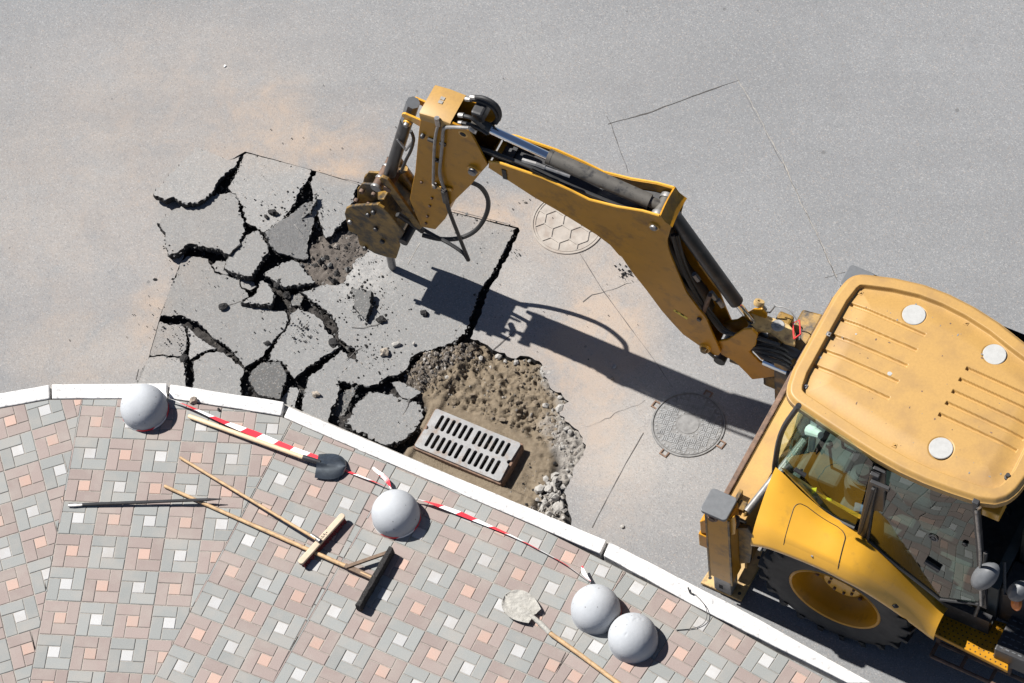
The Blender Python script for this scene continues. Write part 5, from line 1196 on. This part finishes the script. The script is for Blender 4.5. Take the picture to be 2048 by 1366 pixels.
# sheet cover over the stick head
c0, c1 = ap(841, 224, -SW), ap(897, 243, -SW); rows = []
zt = (c0[1] + c1[1]) / 2
for t, dz in ((-SW - .012, -.085), (-SW - .012, -.02), (-SW - .008, -.006), (-SW + .006, 0), (SW - .006, 0), (SW + .008, -.008), (SW + .010, -.06)):
    rows.append([arm(c0[0] - .004, t, c0[1] + dz), arm((c0[0] + c1[0]) / 2, t, zt + .012 + dz), arm(c1[0] + .02, t, c1[1] + dz)])
b = MB(); b.loft(rows); cover = part(b, 'head_cover', 'yellow_roof', smooth=True, solid=.010)
b = MB(); b.plate(arm, [(c0[0] + .0, c0[1] - .015), (c1[0] - .02, c1[1] - .02), (c1[0] - .10, c1[1] - .25), (c0[0] + .02, c0[1] - .25)], -SW + .025, SW - .025); part(b, 'head_core', 'black_void')
b = MB(); sc_, zc_ = ap(884, 219, 0); 
for x, y in ((0, .0), (.0, .036)): b.box(arm, sc_ + x - .018, sc_ + x + .018, y - .014, y + .014, 0, .001)
zz_ = zt + .0205; b.v = [Vector((v.x, v.y, zz_ - .012 * 0 + (v.z))) for v in b.v]; tag(part(b, 'label_sticker', 'seam_light', cover), kind='stuff')
# arched hoses at the stick head
for pts, r in (((( 932, 198), (960, 202), (985, 215), (995, 235), (985, 248), (965, 252)), .017), (((942, 194), (968, 196), (992, 210), (1000, 230), (992, 246)), .017), (((918, 230), (940, 235), (955, 246), (968, 256)), .016), (((915, 245), (935, 248), (955, 255), (975, 268)), .015)):
    tt = .05 if pts[0][1] < 210 else -.08
    b = MB(); b.tube(spline([apw(x, y, tt) for x, y in pts], 6), r, 8); part(b, 'head_hose', 'rubber', smooth=True)
    b = MB(); b.tube([apw(*pts[0], tt), apw(pts[0][0] + 10, pts[0][1] + 1, tt)], r * 1.25, 8); part(b, 'hose_ferrule', 'steel', smooth=True)
b = MB(); s, z = ap(958, 222, .0); b.box(arm, s - .05, s + .05, -.05, .10, z - .09, z + .03); part(b, 'swivel_block', 'black_steel', bevel=.02)
b = MB(); s, z = ap(985, 222, .11); b.plate(arm, [(s - .12, z + .05), (s - .02, z + .06), (s + .06, z - .10), (s + .0, z - .16), (s - .12, z - .1)], .105, .12); part(b, 'rod_ear', 'yellow_arm', bevel=.004)
# steel pipes clipped to the near side of the stick
def nearpipe(pts, r, m='bare_steel', name='steel_pipe', t=-SW - .03): b = MB(); b.tube(spline([apw(x, y, t) for x, y in pts], 5), r, 8); return part(b, name, m, smooth=True)
nearpipe(z1([(655, 330), (640, 390), (630, 470), (624, 600), (622, 720)]), .012); nearpipe(z1([(860, 352), (780, 348), (705, 350), (688, 375), (682, 460), (672, 560), (665, 650), (680, 715), (695, 755)]), .014)
nearpipe(z1([(860, 352), (890, 375), (910, 385)]), .016, 'steel', 'hose_fitting')
b = MB(); b.tube([apw(*z1([(645, 285)])[0], -SW - .02), apw(*z1([(655, 335)])[0], -SW - .03)], .022, 8); part(b, 'pipe_elbow', 'steel', smooth=True)
for p in z1([(628, 738), (690, 760)]): b = MB(); b.tube([apw(p[0], p[1] - 3, -SW - .03), apw(p[0] + 1, p[1] + 3, -SW - .03)], .021, 6); part(b, 'pipe_nut', 'steel')
b = MB(); p = [ap(*q, -SW - .02) for q in z1([(610, 735), (740, 760), (745, 778), (610, 755)])]; b.plate(arm, p, -SW - .02, -SW - .002); part(b, 'pipe_bracket', 'yellow_paint', bevel=.003)
for x, y in z1([(610, 425), (690, 452), (645, 558)]): b = MB(); s, z = ap(x, y, -SW); b.box(arm, s - .025, s + .025, -SW - .025, -SW - .001, z - .012, z + .012); part(b, 'pipe_clip', 'black_steel')
for x, y in z1([(615, 818), (600, 870), (585, 938), (575, 985), (545, 712)]): pin(x, y, -SW, .012, 'rust_steel', 'plug', False, stick, .014)
pin(*z1([(895, 625)])[0], -SW, .036, 'bare_steel', ln=.05); pin(*z1([(555, 398)])[0], -SW, .020, 'black_steel', boss=False, ln=.03); pin(*z1([(820, 395)])[0], -SW, .026, 'black_void', boss=True, ln=.004)
# dangling supply hoses
def hose(pts, r=.018, m='rubber', name='supply_hose'): b = MB(); b.tube(spline([apw(x, y, t) for x, y, t in pts], 7), r, 8); return part(b, name, m, smooth=True)
b = MB(); b.tube([apw(888, 380, -SW - .03), apw(892, 402, -SW - .02)], .028, 8); part(b, 'hose_ferrule', 'black_steel', smooth=True)
hose([(890, 385, -.16), (898, 420, -.14), (917, 470, -.08), (937, 520, -.02)], .017)
hose([(937, 521, -.02), (926, 506, .0), (900, 488, .02), (868, 471, .04), (840, 455, .05)], .017)
hose([(905, 352, .0), (935, 362, .1), (962, 375, .18), (976, 400, .24), (972, 430, .24), (952, 460, .2), (920, 476, .14), (880, 478, .08), (845, 470, .03)], .020)
# ---------------- bucket cylinder and links
bc = seg((813, 243), (779, 350), .052, 'bucket_cylinder', 'black_steel', 0.)
seg((826, 205), (815, 240), .055, 'cylinder_head', 'plastic_grey', 0., n=8, parent=bc)
for tt in (-.10, .085):
    s, z = ap(828, 218, 0); b = MB(); p = ap(812, 234, tt) if tt < 0 else ap(834, 203, tt)
    q = [(p[0] - .035 + .07 * (.5 - .5 * math.cos(a)) if False else p[0] + .04 * math.cos(a), p[1] + .04 * math.sin(a)) for a in [math.pi * (.35 + 1.3 * k / 8) for k in range(9)]]
    b.plate(arm, q + [(p[0] + .14, p[1] - .09), (p[0] + .14, p[1] + .02)], tt, tt + .018); part(b, 'cylinder_ear', 'yellow_paint', bevel=.004)
pin(815, 245, -.10, .022, 'bare_steel', ln=.04)
b = MB(); b.tube(spline([apw(822, 262, -.07), apw(827, 278, -.08), apw(822, 300, -.08), apw(812, 320, -.06), (apw(803, 342, -.05))], 5), .014, 8); part(b, 'cylinder_hose', 'rubber', smooth=True)
b = MB(); b.tube([apw(795, 278, -.05), apw(812, 300, -.075), apw(824, 285, -.075)], .012, 7); part(b, 'tie_strap', 'bare_steel')
# cross pins at the lower end of the cylinder
s, z = ap(772, 345, 0); b = MB(); b.tube([arm(s - .02, -.15, z - .02), arm(s - .02, .16, z - .02)], .040, 16); part(b, 'link_pin', 'rust_steel', smooth=True)
b = MB(); b.tube([arm(s + .06, -.12, z - .05), arm(s + .06, .13, z - .05)], .036, 16); part(b, 'link_pin', 'rust_steel', smooth=True)
for tt in (-.15, -.06, .06, .15): b = MB(); b.lathe([(0, .012), (.044, .012), (.048, 0), (.044, -.012), (0, -.012)], arm(s - .02, tt, z - .02), AN, 18); part(b, 'pin_collar', 'bare_steel', smooth=True)
for tt in (-.115, .10):
    a_, c_ = ap(768, 356, -.1), ap(838, 452, -.1); d = Vector((c_[0] - a_[0], c_[1] - a_[1])).normalized(); nn = Vector((-d.y, d.x)) * .045
    b = MB(); b.plate(arm, [(a_[0] + nn.x, a_[1] + nn.y), (c_[0] + nn.x * .9, c_[1] + nn.y * .9), (c_[0] + d.x * .03, c_[1] + d.y * .03), (c_[0] - nn.x * .9, c_[1] - nn.y * .9), (a_[0] - nn.x, a_[1] - nn.y), (a_[0] - d.x * .03, a_[1] - d.y * .03)], tt, tt + .03); part(b, 'tipping_link', 'yellow_grimy', bevel=.006)
b = MB(); a_, c_ = ap(806, 340, .05), ap(838, 385, .05); b.tube([arm(a_[0], .05, a_[1]), arm(c_[0], .05, c_[1])], .045, 10); part(b, 'guide_link', 'yellow_grimy', smooth=True)
# ---------------- hydraulic breaker
bp = z1([(30, 925), (40, 890), (65, 878), (160, 868), (250, 865), (290, 890), (330, 930), (375, 990), (425, 1055), (405, 1095), (390, 1108), (396, 1150), (372, 1225), (310, 1215), (230, 1190), (180, 1160), (130, 1135), (112, 1062), (60, 1042)])
bpp = [ap(x, y, -.19) for x, y in bp]
b = MB(); b.plate(arm, bpp, -.19, -.165); brk = part(b, 'breaker_side_plate', 'yellow_grimy', bevel=.005)
b = MB(); b.plate(arm, bpp, .155, .18); part(b, 'breaker_side_plate', 'yellow_grimy', bevel=.005)
inn = [bpp[i] for i in (4, 7, 9, 11, 12, 13, 15, 16, 18, 1)]; cxm = sum(p[0] for p in inn) / len(inn); cym = sum(p[1] for p in inn) / len(inn)
b = MB(); b.plate(arm, [(cxm + (p[0] - cxm) * .86, cym + (p[1] - cym) * .86) for p in inn], -.16, .15); part(b, 'breaker_body', 'yellow_grimy', bevel=.01)
b = MB(); q = [ap(*p, -.06) for p in z1([(130, 735), (160, 700), (235, 705), (262, 760), (262, 865), (130, 862)])]; b.plate(arm, q, .02, .04); b.plate(arm, q, -.10, -.08); part(b, 'breaker_bracket', 'yellow_grimy', bevel=.005)
b = MB(); a_, c_ = ap(722, 402, 0), ap(755, 402, 0); b.box(arm, a_[0] - .02, c_[0] + .03, -.14, .11, a_[1] - .06, a_[1] - .03); part(b, 'bracket_plate', 'yellow_grimy', bevel=.005)
for x, y in ((725, 380), (749, 386), (714, 399), (739, 406)):
    s, z = ap(x, y, -.10); b = MB(); b.lathe([(.008, .03), (.018, .03), (.022, .02), (.022, 0)], arm(s, -.10, z), -AN, 12); part(b, 'bracket_bolt', 'rust_steel', smooth=True)
for x, y in z1([(70, 975), (242, 1022), (190, 928), (285, 1105), (170, 1150), (225, 912)]): pin(x, y, -.19, .022, 'bare_steel' if x < 705 else 'black_steel', 'breaker_bolt', False, brk, .022)
b = MB(); s, z = ap(815, 470, -.12); b.tube([arm(s, -.2, z), arm(s, .16, z)], .040, 16); part(b, 'breaker_pin', 'black_steel', smooth=True)
b = MB(); b.tube([apw(795, 428, -.13), apw(822, 445, -.10), apw(845, 462, -.06)], .024, 8); part(b, 'inlet_hose', 'rubber', smooth=True)
b = MB(); s0_, z0_ = ap(785, 508, 0); tip = arm(0, 0, ROAD - .03); topc = arm(.02, 0, .55); b.tube([tip, tip.lerp(topc, .12), topc], [.020, .036, .036], 16); part(b, 'chisel', 'bare_steel', smooth=True)

# ---------------- swing post
kp = [ap(x, y, -.10) for x, y in ((1427, 682), (1455, 678), (1488, 657), (1505, 656), (1516, 668), (1512, 690), (1500, 702), (1520, 722), (1565, 748), (1553, 752), (1505, 758), (1494, 746), (1470, 722), (1443, 708))]
b = MB(); b.plate(arm, kp, -.11, -.085); b.plate(arm, [(p[0], p[1]) for p in kp], .085, .11); part(b, 'swing_casting', 'yellow_arm', bevel=.012)
s, z = ap(1470, 690, 0); b = MB(); b.box(arm, s - .02, s + .12, -.084, .084, z - .16, z - .04); part(b, 'casting_core', 'yellow_grimy', bevel=.01)
s, z = ap(1450, 700, 0); b = MB(); b.tube([arm(s, -.12, z), arm(s, .12, z)], .05, 16); part(b, 'boom_pivot', 'black_steel', smooth=True)
tp = [P(x, y, 1.12) for x, y in ((1492, 628), (1512, 622), (1545, 634), (1578, 648), (1592, 664), (1590, 690), (1570, 684), (1540, 662), (1512, 658), (1496, 645))]
b = MB(); b.prism(tp, -.045); tpo = part(b, 'top_casting', 'yellow_dusty', bevel=.012)
b = MB(); b.lathe([(0, .012), (.018, .012), (.02, .004), (.05, .006), (.055, 0)], P(1556, 651, 1.12), (0, 0, 1), 24); part(b, 'king_pin', 'bare_steel', tpo, smooth=True)
b = MB(); b.lathe([(.018, .02), (.04, .02), (.045, 0), (.04, -.02), (.018, -.02), (.018, .02)], P(1518, 606, 1.22), (.3, .5, .8), 20); part(b, 'locking_ring', 'yellow_dusty', smooth=True)
b = MB(); b.tube([P(1522, 610, 1.2), P(1530, 620, 1.14)], .02, 8); b.tube([P(1505, 622, 1.15), P(1540, 625, 1.15), P(1550, 612, 1.22)], .008, 6); part(b, 'latch_rod', 'bare_steel')
b = MB(); b.tube(spline([P(1550, 612, 1.2), P(1575, 618, 1.22), P(1592, 638, 1.2), P(1602, 660, 1.15), P(1598, 680, 1.1)], 6), .005, 6); part(b, 'lock_cable', 'bare_steel', smooth=True)
b = MB(); pts = [P(x, y, 1.25) for x, y in ((1588, 678), (1586, 646), (1599, 640), (1601, 668))]; b.tube(pts + [pts[0]], .007, 6); part(b, 'red_handle', 'red', smooth=True)
b = MB(); b.tube([P(1528, 722, .85), P(1580, 744, .85)], .035, 14); part(b, 'swing_cylinder_rod', 'chrome', smooth=True)
b = MB(); b.tube([P(1577, 743, .85), P(1660, 780, .85)], .06, 14); part(b, 'swing_cylinder', 'black_steel', smooth=True)
b = MB(); b.tube([P(1540, 690, .95), P(1600, 716, .95)], .06, 14); b.tube([P(1520, 672, .9), P(1545, 690, .9)], .05, 12); part(b, 'swing_cylinder', 'black_steel', smooth=True)
for i in range(4):
    b = MB(); b.tube(spline([P(1500 + 4 * i, 690 + 4 * i, .9), P(1530, 688 + 9 * i, 1.0), P(1570, 700 + 10 * i, 1.0), P(1610, 735 + 8 * i, .9)], 6), .018, 8); part(b, 'hydraulic_hose', 'rubber', smooth=True)
b = MB(); c = P(1560, 735, .6); b.plate(mac, [(2.30, .30), (2.49, .24), (2.49, 1.0), (2.30, .95)], .28, .82); part(b, 'carriage', 'yellow_grimy', bevel=.02)
s, l = mz(1555, 700, 1.1); b = MB(); b.box(mac, 2.18, 2.31, .42, .66, .95, 1.09); part(b, 'carriage_lug', 'yellow_grimy', bevel=.02)
b = MB(); b.box(mac, 2.14, 2.31, .40, .68, .25, .45); part(b, 'carriage_lug', 'yellow_grimy', bevel=.02)
# ================================================================== DOMES, TAPE, TOOLS
DR, DH = .1972, .057
DOMES = [((-3.07065, -.58839), 'pale concrete dome bollard touching the kerb at far left, tape tied on its right'),
         ((-.90544, -1.62680), 'pale concrete dome bollard in the middle, red and white tape round its foot'),
         (None, 'left one of the two concrete dome bollards standing together, tape end tied to it'),
         ((1.02612, -2.76047), 'right one of the two touching concrete dome bollards, chipped near its top')]
d3 = P(1191.5, 1222, 0); 
for i, (c, lab) in enumerate(DOMES):
    if c is None:
        # place from its silhouette: left 1141.3 right 1242.8 top 1163
        c = (P(1192, 1224, .0).x, P(1192, 1224, .0).y)
    b = MB(); prof = [(DR + .001, -.012), (DR + .001, 0), (DR, .012)] + [(DR * math.cos(a), DH + DR * math.sin(a)) for a in [math.pi / 2 * k / 26 for k in range(26)]] + [(.0004, DH + DR)]
    b.lathe(prof, Vector((c[0], c[1], 0)), (0, 0, 1), 72)
    for k, v in enumerate(b.v):
        n_ = noise.noise(v * 9 + Vector((i * 5, 0, 0))) * .0016 + noise.noise(v * 40 + Vector((i * 5, 0, 0))) * .0006; ctr = Vector((c[0], c[1], DH)); d = (v - ctr).normalized()
        pit_ = noise.noise(v * 30 + Vector((0, i * 9, 4)))
        if pit_ > .62: n_ -= .006 * (pit_ - .62) * 5
        if i == 3 and (v - (ctr + Vector((.02, .12, .15)))).length < .075: n_ -= .006 * max(0, noise.noise(v * 40) + .4)
        b.v[k] = v + d * n_
    o = b.build('dome_bollard', 'dome_concrete', smooth=True); o.modifiers.clear(); tag(o, lab, 'bollard', 'concrete dome bollards along the kerb')
DC = [Vector((-3.07065, -.58839, 0)), Vector((-.90544, -1.62680, 0)), Vector((P(1192, 1224, 0).x, P(1192, 1224, 0).y, 0)), Vector((1.02612, -2.76047, 0))]

def ribbon(pts, wds, rolls, u0=0.):
    """tape ribbon: pts centre line, wds width, rolls angle of the cross direction from horizontal; returns verts/faces/uv"""
    P_ = [Vector(p) for p in pts]; k = len(P_); vs, uvs = [], []; u = u0
    for i, p in enumerate(P_):
        if i: u += (p - P_[i - 1]).length
        t = (P_[min(i + 1, k - 1)] - P_[max(i - 1, 0)]).normalized(); s_ = t.cross(Vector((0, 0, 1))).normalized(); up = s_.cross(t)
        c = s_ * math.cos(rolls[i]) + up * math.sin(rolls[i]); vs += [p - c * wds[i] / 2, p + c * wds[i] / 2]; uvs += [(u, 0), (u, 1)]
    fs = [(2 * i, 2 * i + 1, 2 * i + 3, 2 * i + 2) for i in range(k - 1)]; return vs, fs, uvs
def tape_part(name, parent, pts, wd, roll, n=10, u0=0.):
    q = spline(pts, n); m_ = len(q)
    def ex(a):
        a = a if isinstance(a, (list, tuple)) else [a] * len(pts); return [a[min(int(i / n), len(a) - 1)] + (a[min(int(i / n) + 1, len(a) - 1)] - a[min(int(i / n), len(a) - 1)]) * ((i / n) % 1) for i in range(m_)]
    vs, fs, uvs = ribbon(q, ex(wd), ex(roll), u0); off = OFF[parent.name]
    me = bpy.data.meshes.new(name); me.from_pydata([v - off for v in vs], [], fs); ul = me.uv_layers.new(name='UVMap')
    for l in me.loops: ul.data[l.index].uv = uvs[l.vertex_index]
    me.materials.append(MATS['tape']); o = bpy.data.objects.new(name, me); COL.objects.link(o); o.parent = parent; OFF[o.name] = off; return o
def loop(c, z, r, a0, a1, n=26): return [c + Vector(((r) * math.cos(math.radians(a0 + (a1 - a0) * k / n)), r * math.sin(math.radians(a0 + (a1 - a0) * k / n)), z)) for k in range(n + 1)]
t1 = thing('barrier_tape', P(560, 890, 0), 'red and white barrier tape strung from the leftmost dome to the middle dome', 'barrier tape', 'barrier tapes between the domes')
tape_part('span', t1, [P(332, 795, .07), P(350, 801, .06), P(390, 818, .045), P(441, 841, .032), P(481, 857, .025), P(515, 870, .02), P(555, 888, .016), P(596, 904, .012), P(632, 916, .010), P(662, 929, .008), P(694, 942, .010), P(735, 958, .025), P(780, 976, .045)],
          [.012, .022, .036, .046, .056, .062, .066, .064, .056, .044, .028, .022, .014], [1.1, 1.0, .75, .5, .3, .2, .08, .08, .08, .2, .5, .7, 1.1])
tape_part('loop', t1, loop(DC[0], .018, DR + .004, 30, -200), .022, 1.5, 2, .11)
tape_part('tail', t1, [P(334, 796, .07), P(330, 788, .085), P(325, 779, .09), P(322, 771, .08)], [.014, .03, .034, .012], [1.2, .6, .3, .2], 6)
tape_part('tail', t1, [P(782, 977, .045), P(775, 962, .06), P(764, 950, .05), P(752, 941, .035), P(746, 935, .02)], [.012, .036, .030, .024, .02], [1.1, .4, .2, .5, .1], 6, .12)
tape_part('tail', t1, [P(782, 977, .045), P(779, 965, .05), P(771, 955, .03), P(760, 945, .015)], [.012, .018, .016, .01], [.3, 1.0, .7, .5], 6, .3)
t2 = thing('barrier_tape', P(1000, 1065, 0), 'red and white barrier tape strung from the middle dome to the pair of domes', 'barrier tape', 'barrier tapes between the domes')
tape_part('span', t2, [P(828, 996, .065), P(845, 1001, .055), P(880, 1012, .035), P(920, 1027, .022), P(965, 1046, .016), P(1020, 1070, .018), P(1070, 1095, .02), P(1125, 1125, .03), P(1160, 1149, .05), P(1182, 1163, .065)],
          [.012, .024, .044, .048, .040, .032, .026, .024, .018, .012], [1.1, .9, .5, .35, .5, .8, 1.0, 1.0, 1.1, 1.1], 10, .05)
tape_part('loop', t2, loop(DC[1], .016, DR + .004, 20, -215), .022, 1.5, 2, .07)
tape_part('loop', t2, loop(DC[2], .02, DR + .004, 40, -20), .02, 1.5, 2, .07)
tape_part('tail', t2, [P(1181, 1162, .06), P(1172, 1152, .08), P(1166, 1142, .08), P(1164, 1132, .07)], [.012, .026, .030, .016], [1.0, .5, .3, .6], 6)

def rod(pts, r, n=10): b = MB(); b.tube(pts, r, n); return b
# ---------------- shovel with the black blade
sh = thing('shovel', P(500, 880, 0), 'shovel with pale wooden handle and glossy black blade lying on the tape', 'shovel', 'hand tools laid on the pavement')
h0, h1 = P(377, 832, .03), P(610, 916, .062)
b = MB(); b.tube([h0, h0.lerp(h1, .01), h0.lerp(h1, .5), h1], [.014, .019, .020, .0185], 14); b.build('handle', 'wood_new', sh, smooth=True)
s0, s1 = P(606, 914.5, .062), P(641, 925, .055)
b = MB(); b.tube([s0, s0.lerp(s1, .6), s1], [.0225, .0225, .018], 14); b.build('socket', 'black_steel', sh, smooth=True)
def blade(parent, base, tipp, hw, z0, zt, m, prof, dome, sign=1, thick=.003, extra=None):
    d = (tipp - base); d.z = 0; L = d.length; d.normalize(); e = Vector((-d.y, d.x, 0)); rows = []
    NU, NV = 22, 16
    for i in range(NU + 1):
        u = i / NU; w_ = hw * prof(u); r = []
        for j in range(NV + 1):
            v = -1 + 2 * j / NV; z = z0 + (zt - z0) * u + sign * dome * (v * v) * (1 - .35 * u) - sign * .0 
            rib = math.exp(-(v / .13) ** 2) * max(0, 1 - u / .72) * .020
            z += rib
            if extra: z += extra(u, v)
            uu = u + (.03 * (1 - v * v) if i == 0 else 0)
            r.append(base + d * (L * uu) + e * (w_ * v) + Vector((0, 0, z - base.z)))
        rows.append(r)
    b = MB(); b.loft(rows); return b.build('blade', m, parent, smooth=True, solid=thick)
def p_round(u): return (.92 + .10 * math.sin(min(1, u / .45) * math.pi / 2)) * (1 - max(0, (u - .35) / .65) ** 2.6) ** .5 if u < 1 else .02
blade(sh, P(632, 928, .055), P(692, 932, .055), .118, .060, .058, 'blade_black', p_round, .040, -1)
# ---------------- shovel crusted with mortar
sh2 = thing('shovel', P(1060, 1225, 0), 'shovel crusted with dry grey mortar, its wooden handle running off the lower edge', 'shovel', 'hand tools laid on the pavement')
rg2 = random.Random(3)
def p_mort(u): return (.62 + .40 * math.sin(min(1, u / .5) * math.pi / 2)) * (1 - max(0, (u - .45) / .55) ** 2.4) ** .5 if u < 1 else .05
blade(sh2, P(1070, 1234, .03), P(1010, 1190, .03), .125, .035, .022, 'mortar', p_mort, .012, 1, .006, lambda u, v: .012 * noise.noise(Vector((u * 4, v * 3, 2))) + .006 * noise.noise(Vector((u * 14, v * 9, 5))))
b = MB(); b.tube([P(1062, 1231, .045), P(1080, 1246, .05), P(1100, 1266, .05)], [.016, .022, .021], 12); b.build('socket', 'mortar', sh2, smooth=True)
b = MB(); b.tube([P(1097, 1264, .05), P(1160, 1309, .045), P(1245, 1373, .035), P(1330, 1437, .025)], .0185, 12); b.build('handle', 'wood_old', sh2, smooth=True)
# ---------------- broom with red bristles
br = thing('broom', P(560, 1040, 0), 'push broom with a weathered wooden head and dark red bristles', 'broom', 'hand tools laid on the pavement')
HB = .085
e0, e1 = P(684, 1031, HB), P(602, 1122, HB); d = (e1 - e0).normalized(); d.z = 0; e = Vector((-d.y, d.x, 0))
L = (e1 - e0).length; f_ = lambda x, y, z: e0 + d * x + e * y + Vector((0, 0, z - HB))
b = MB(); q = rrect(-.02, L + .02, -.026, .026, .022, 4); b.prism([f_(x, y, HB) for x, y in q], -.028); head = b.build('head', 'wood_broom', br, bevel=.006)
b = MB(); rgb = random.Random(9)
for i in range(46):
    for j in range(5):
        x, y = i / 45 * L, -.02 + .04 * j / 4; p = f_(x, y, HB - .026); q_ = f_(x + rgb.uniform(-.008, .008), y * 1.5 + rgb.uniform(-.006, .006), .002); b.tube([p, q_], [.0048, .0056], 5)
tag(b.build('bristles', 'bristle', br), kind='stuff')
hb0, hb1 = P(360, 915, .02), P(632, 1078, HB + .02)
b = MB(); b.tube([hb0, hb1], .0125, 12); b.build('handle', 'wood_old', br, smooth=True)
b = MB(); b.tube([P(622, 1070, HB + .015), P(640, 1082, HB + .012)], [.017, .020], 12); b.build('socket', 'steel', br, smooth=True)
b = MB()
for k, (x, y, w1, w2) in enumerate(((-.028, .0, .012, .004), (-.012, .006, .004, .012), (-.002, -.006, .008, .010), (.012, .004, .010, .004), (.024, -.002, .006, .012), (.036, .004, .004, .008))):
    b.box(f_, L * .43 + x - w1 / 2, L * .43 + x + w1 / 2, y - w2, y + w2, HB + .0005, HB + .0012)
tag(b.build('stamped_mark', 'ink', head), kind='stuff')
# ---------------- asphalt lute (T-shaped spreader)
lu = thing('asphalt_lute', P(560, 1070, 0), 'wooden T-shaped asphalt lute with a diagonal brace and tar-blackened bar', 'lute', 'hand tools laid on the pavement')
a0, a1 = P(329, 972, .02), P(745, 1156, .04)
b = MB(); b.tube([a0, a0.lerp(a1, .55), a0.lerp(a1, .86), a1], [.0145, .0165, .018, .018], 10); b.build('handle', 'wood_old', lu, smooth=True)
def bar(p, q, w_, h_, name, m, parent, jit=0):
    d = (q - p).normalized(); e = Vector((-d.y, d.x, 0)).normalized(); u = d.cross(e) * -1; u = e.cross(d) * -1 if False else d.cross(e)
    rows = []; n_ = 14
    for i in range(n_ + 1):
        c = p.lerp(q, i / n_); r = []
        for x, y in ((-1, -1), (1, -1), (1, 1), (-1, 1), (-1, -1)): r.append(c + e * (x * w_ / 2) + u * (y * h_ / 2) + (Vector([noise.noise(c * 20 + Vector((x, y, k))) for k in range(3)]) * jit))
        rows.append(r)
    b = MB(); b.loft(rows); b.f.append(tuple(range(4))); b.m.append(0); o_ = n_ * 5; b.f.append(tuple(o_ + k for k in range(4))); b.m.append(0); return b.build(name, m, parent, bevel=.004)
bar(P(690, 1131, .045), P(745, 1156, .045), .042, .022, 'splice', 'wood_dark', lu)
bar(P(692, 1134, .06), P(778, 1104, .07), .030, .02, 'brace', 'wood_dark', lu)
bar(P(784, 1099, .06), P(717, 1217, .06), .042, .11, 'bar', 'bitumen', lu, .006)
# ---------------- crowbar
cb = thing('crowbar', P(290, 1004, 0), 'long dark steel crowbar with a bare flattened tip lying across the lute handle', 'crowbar', 'hand tools laid on the pavement')
c0, c1 = P(165, 1009, .018), P(443, 998, .062)
b = MB(); b.tube([c0, c0.lerp(c1, .06), c0.lerp(c1, .9), c1], [.0135, .0145, .0135, .004], 8); b.build('bar', 'black_steel', cb)
b = MB(); b.tube([P(137, 1010, .012), P(148, 1010, .014), P(167, 1009, .018)], [.019, .020, .013], 10, flat=.35); b.build('flat_tip', 'steel', cb, smooth=True)
# ---------------- loose wire on the kerb
b = MB(); b.tube(spline([P(1376, 1174, .03), P(1378, 1182, .02), P(1384, 1186, .012), P(1392, 1191, .012), P(1402, 1201, .02), P(1411, 1214, .03), P(1414, 1230, .03), P(1410, 1243, .02), P(1400, 1252, .012), P(1385, 1257, .008), P(1367, 1259, .006), P(1352, 1260, .006)], 6), .0032, 6)
wo = b.build('wire', 'rubber', smooth=True); tag(wo, 'thin black wire curling from the white kerb onto the pavers', 'wire')
b = MB(); b.tube([P(1376, 1175, .03), P(1380, 1186, .012), P(1386, 1188, .02)], .006, 6); OFF[wo.name] = OFF[wo.name]; b.build('twist', 'rubber', wo)
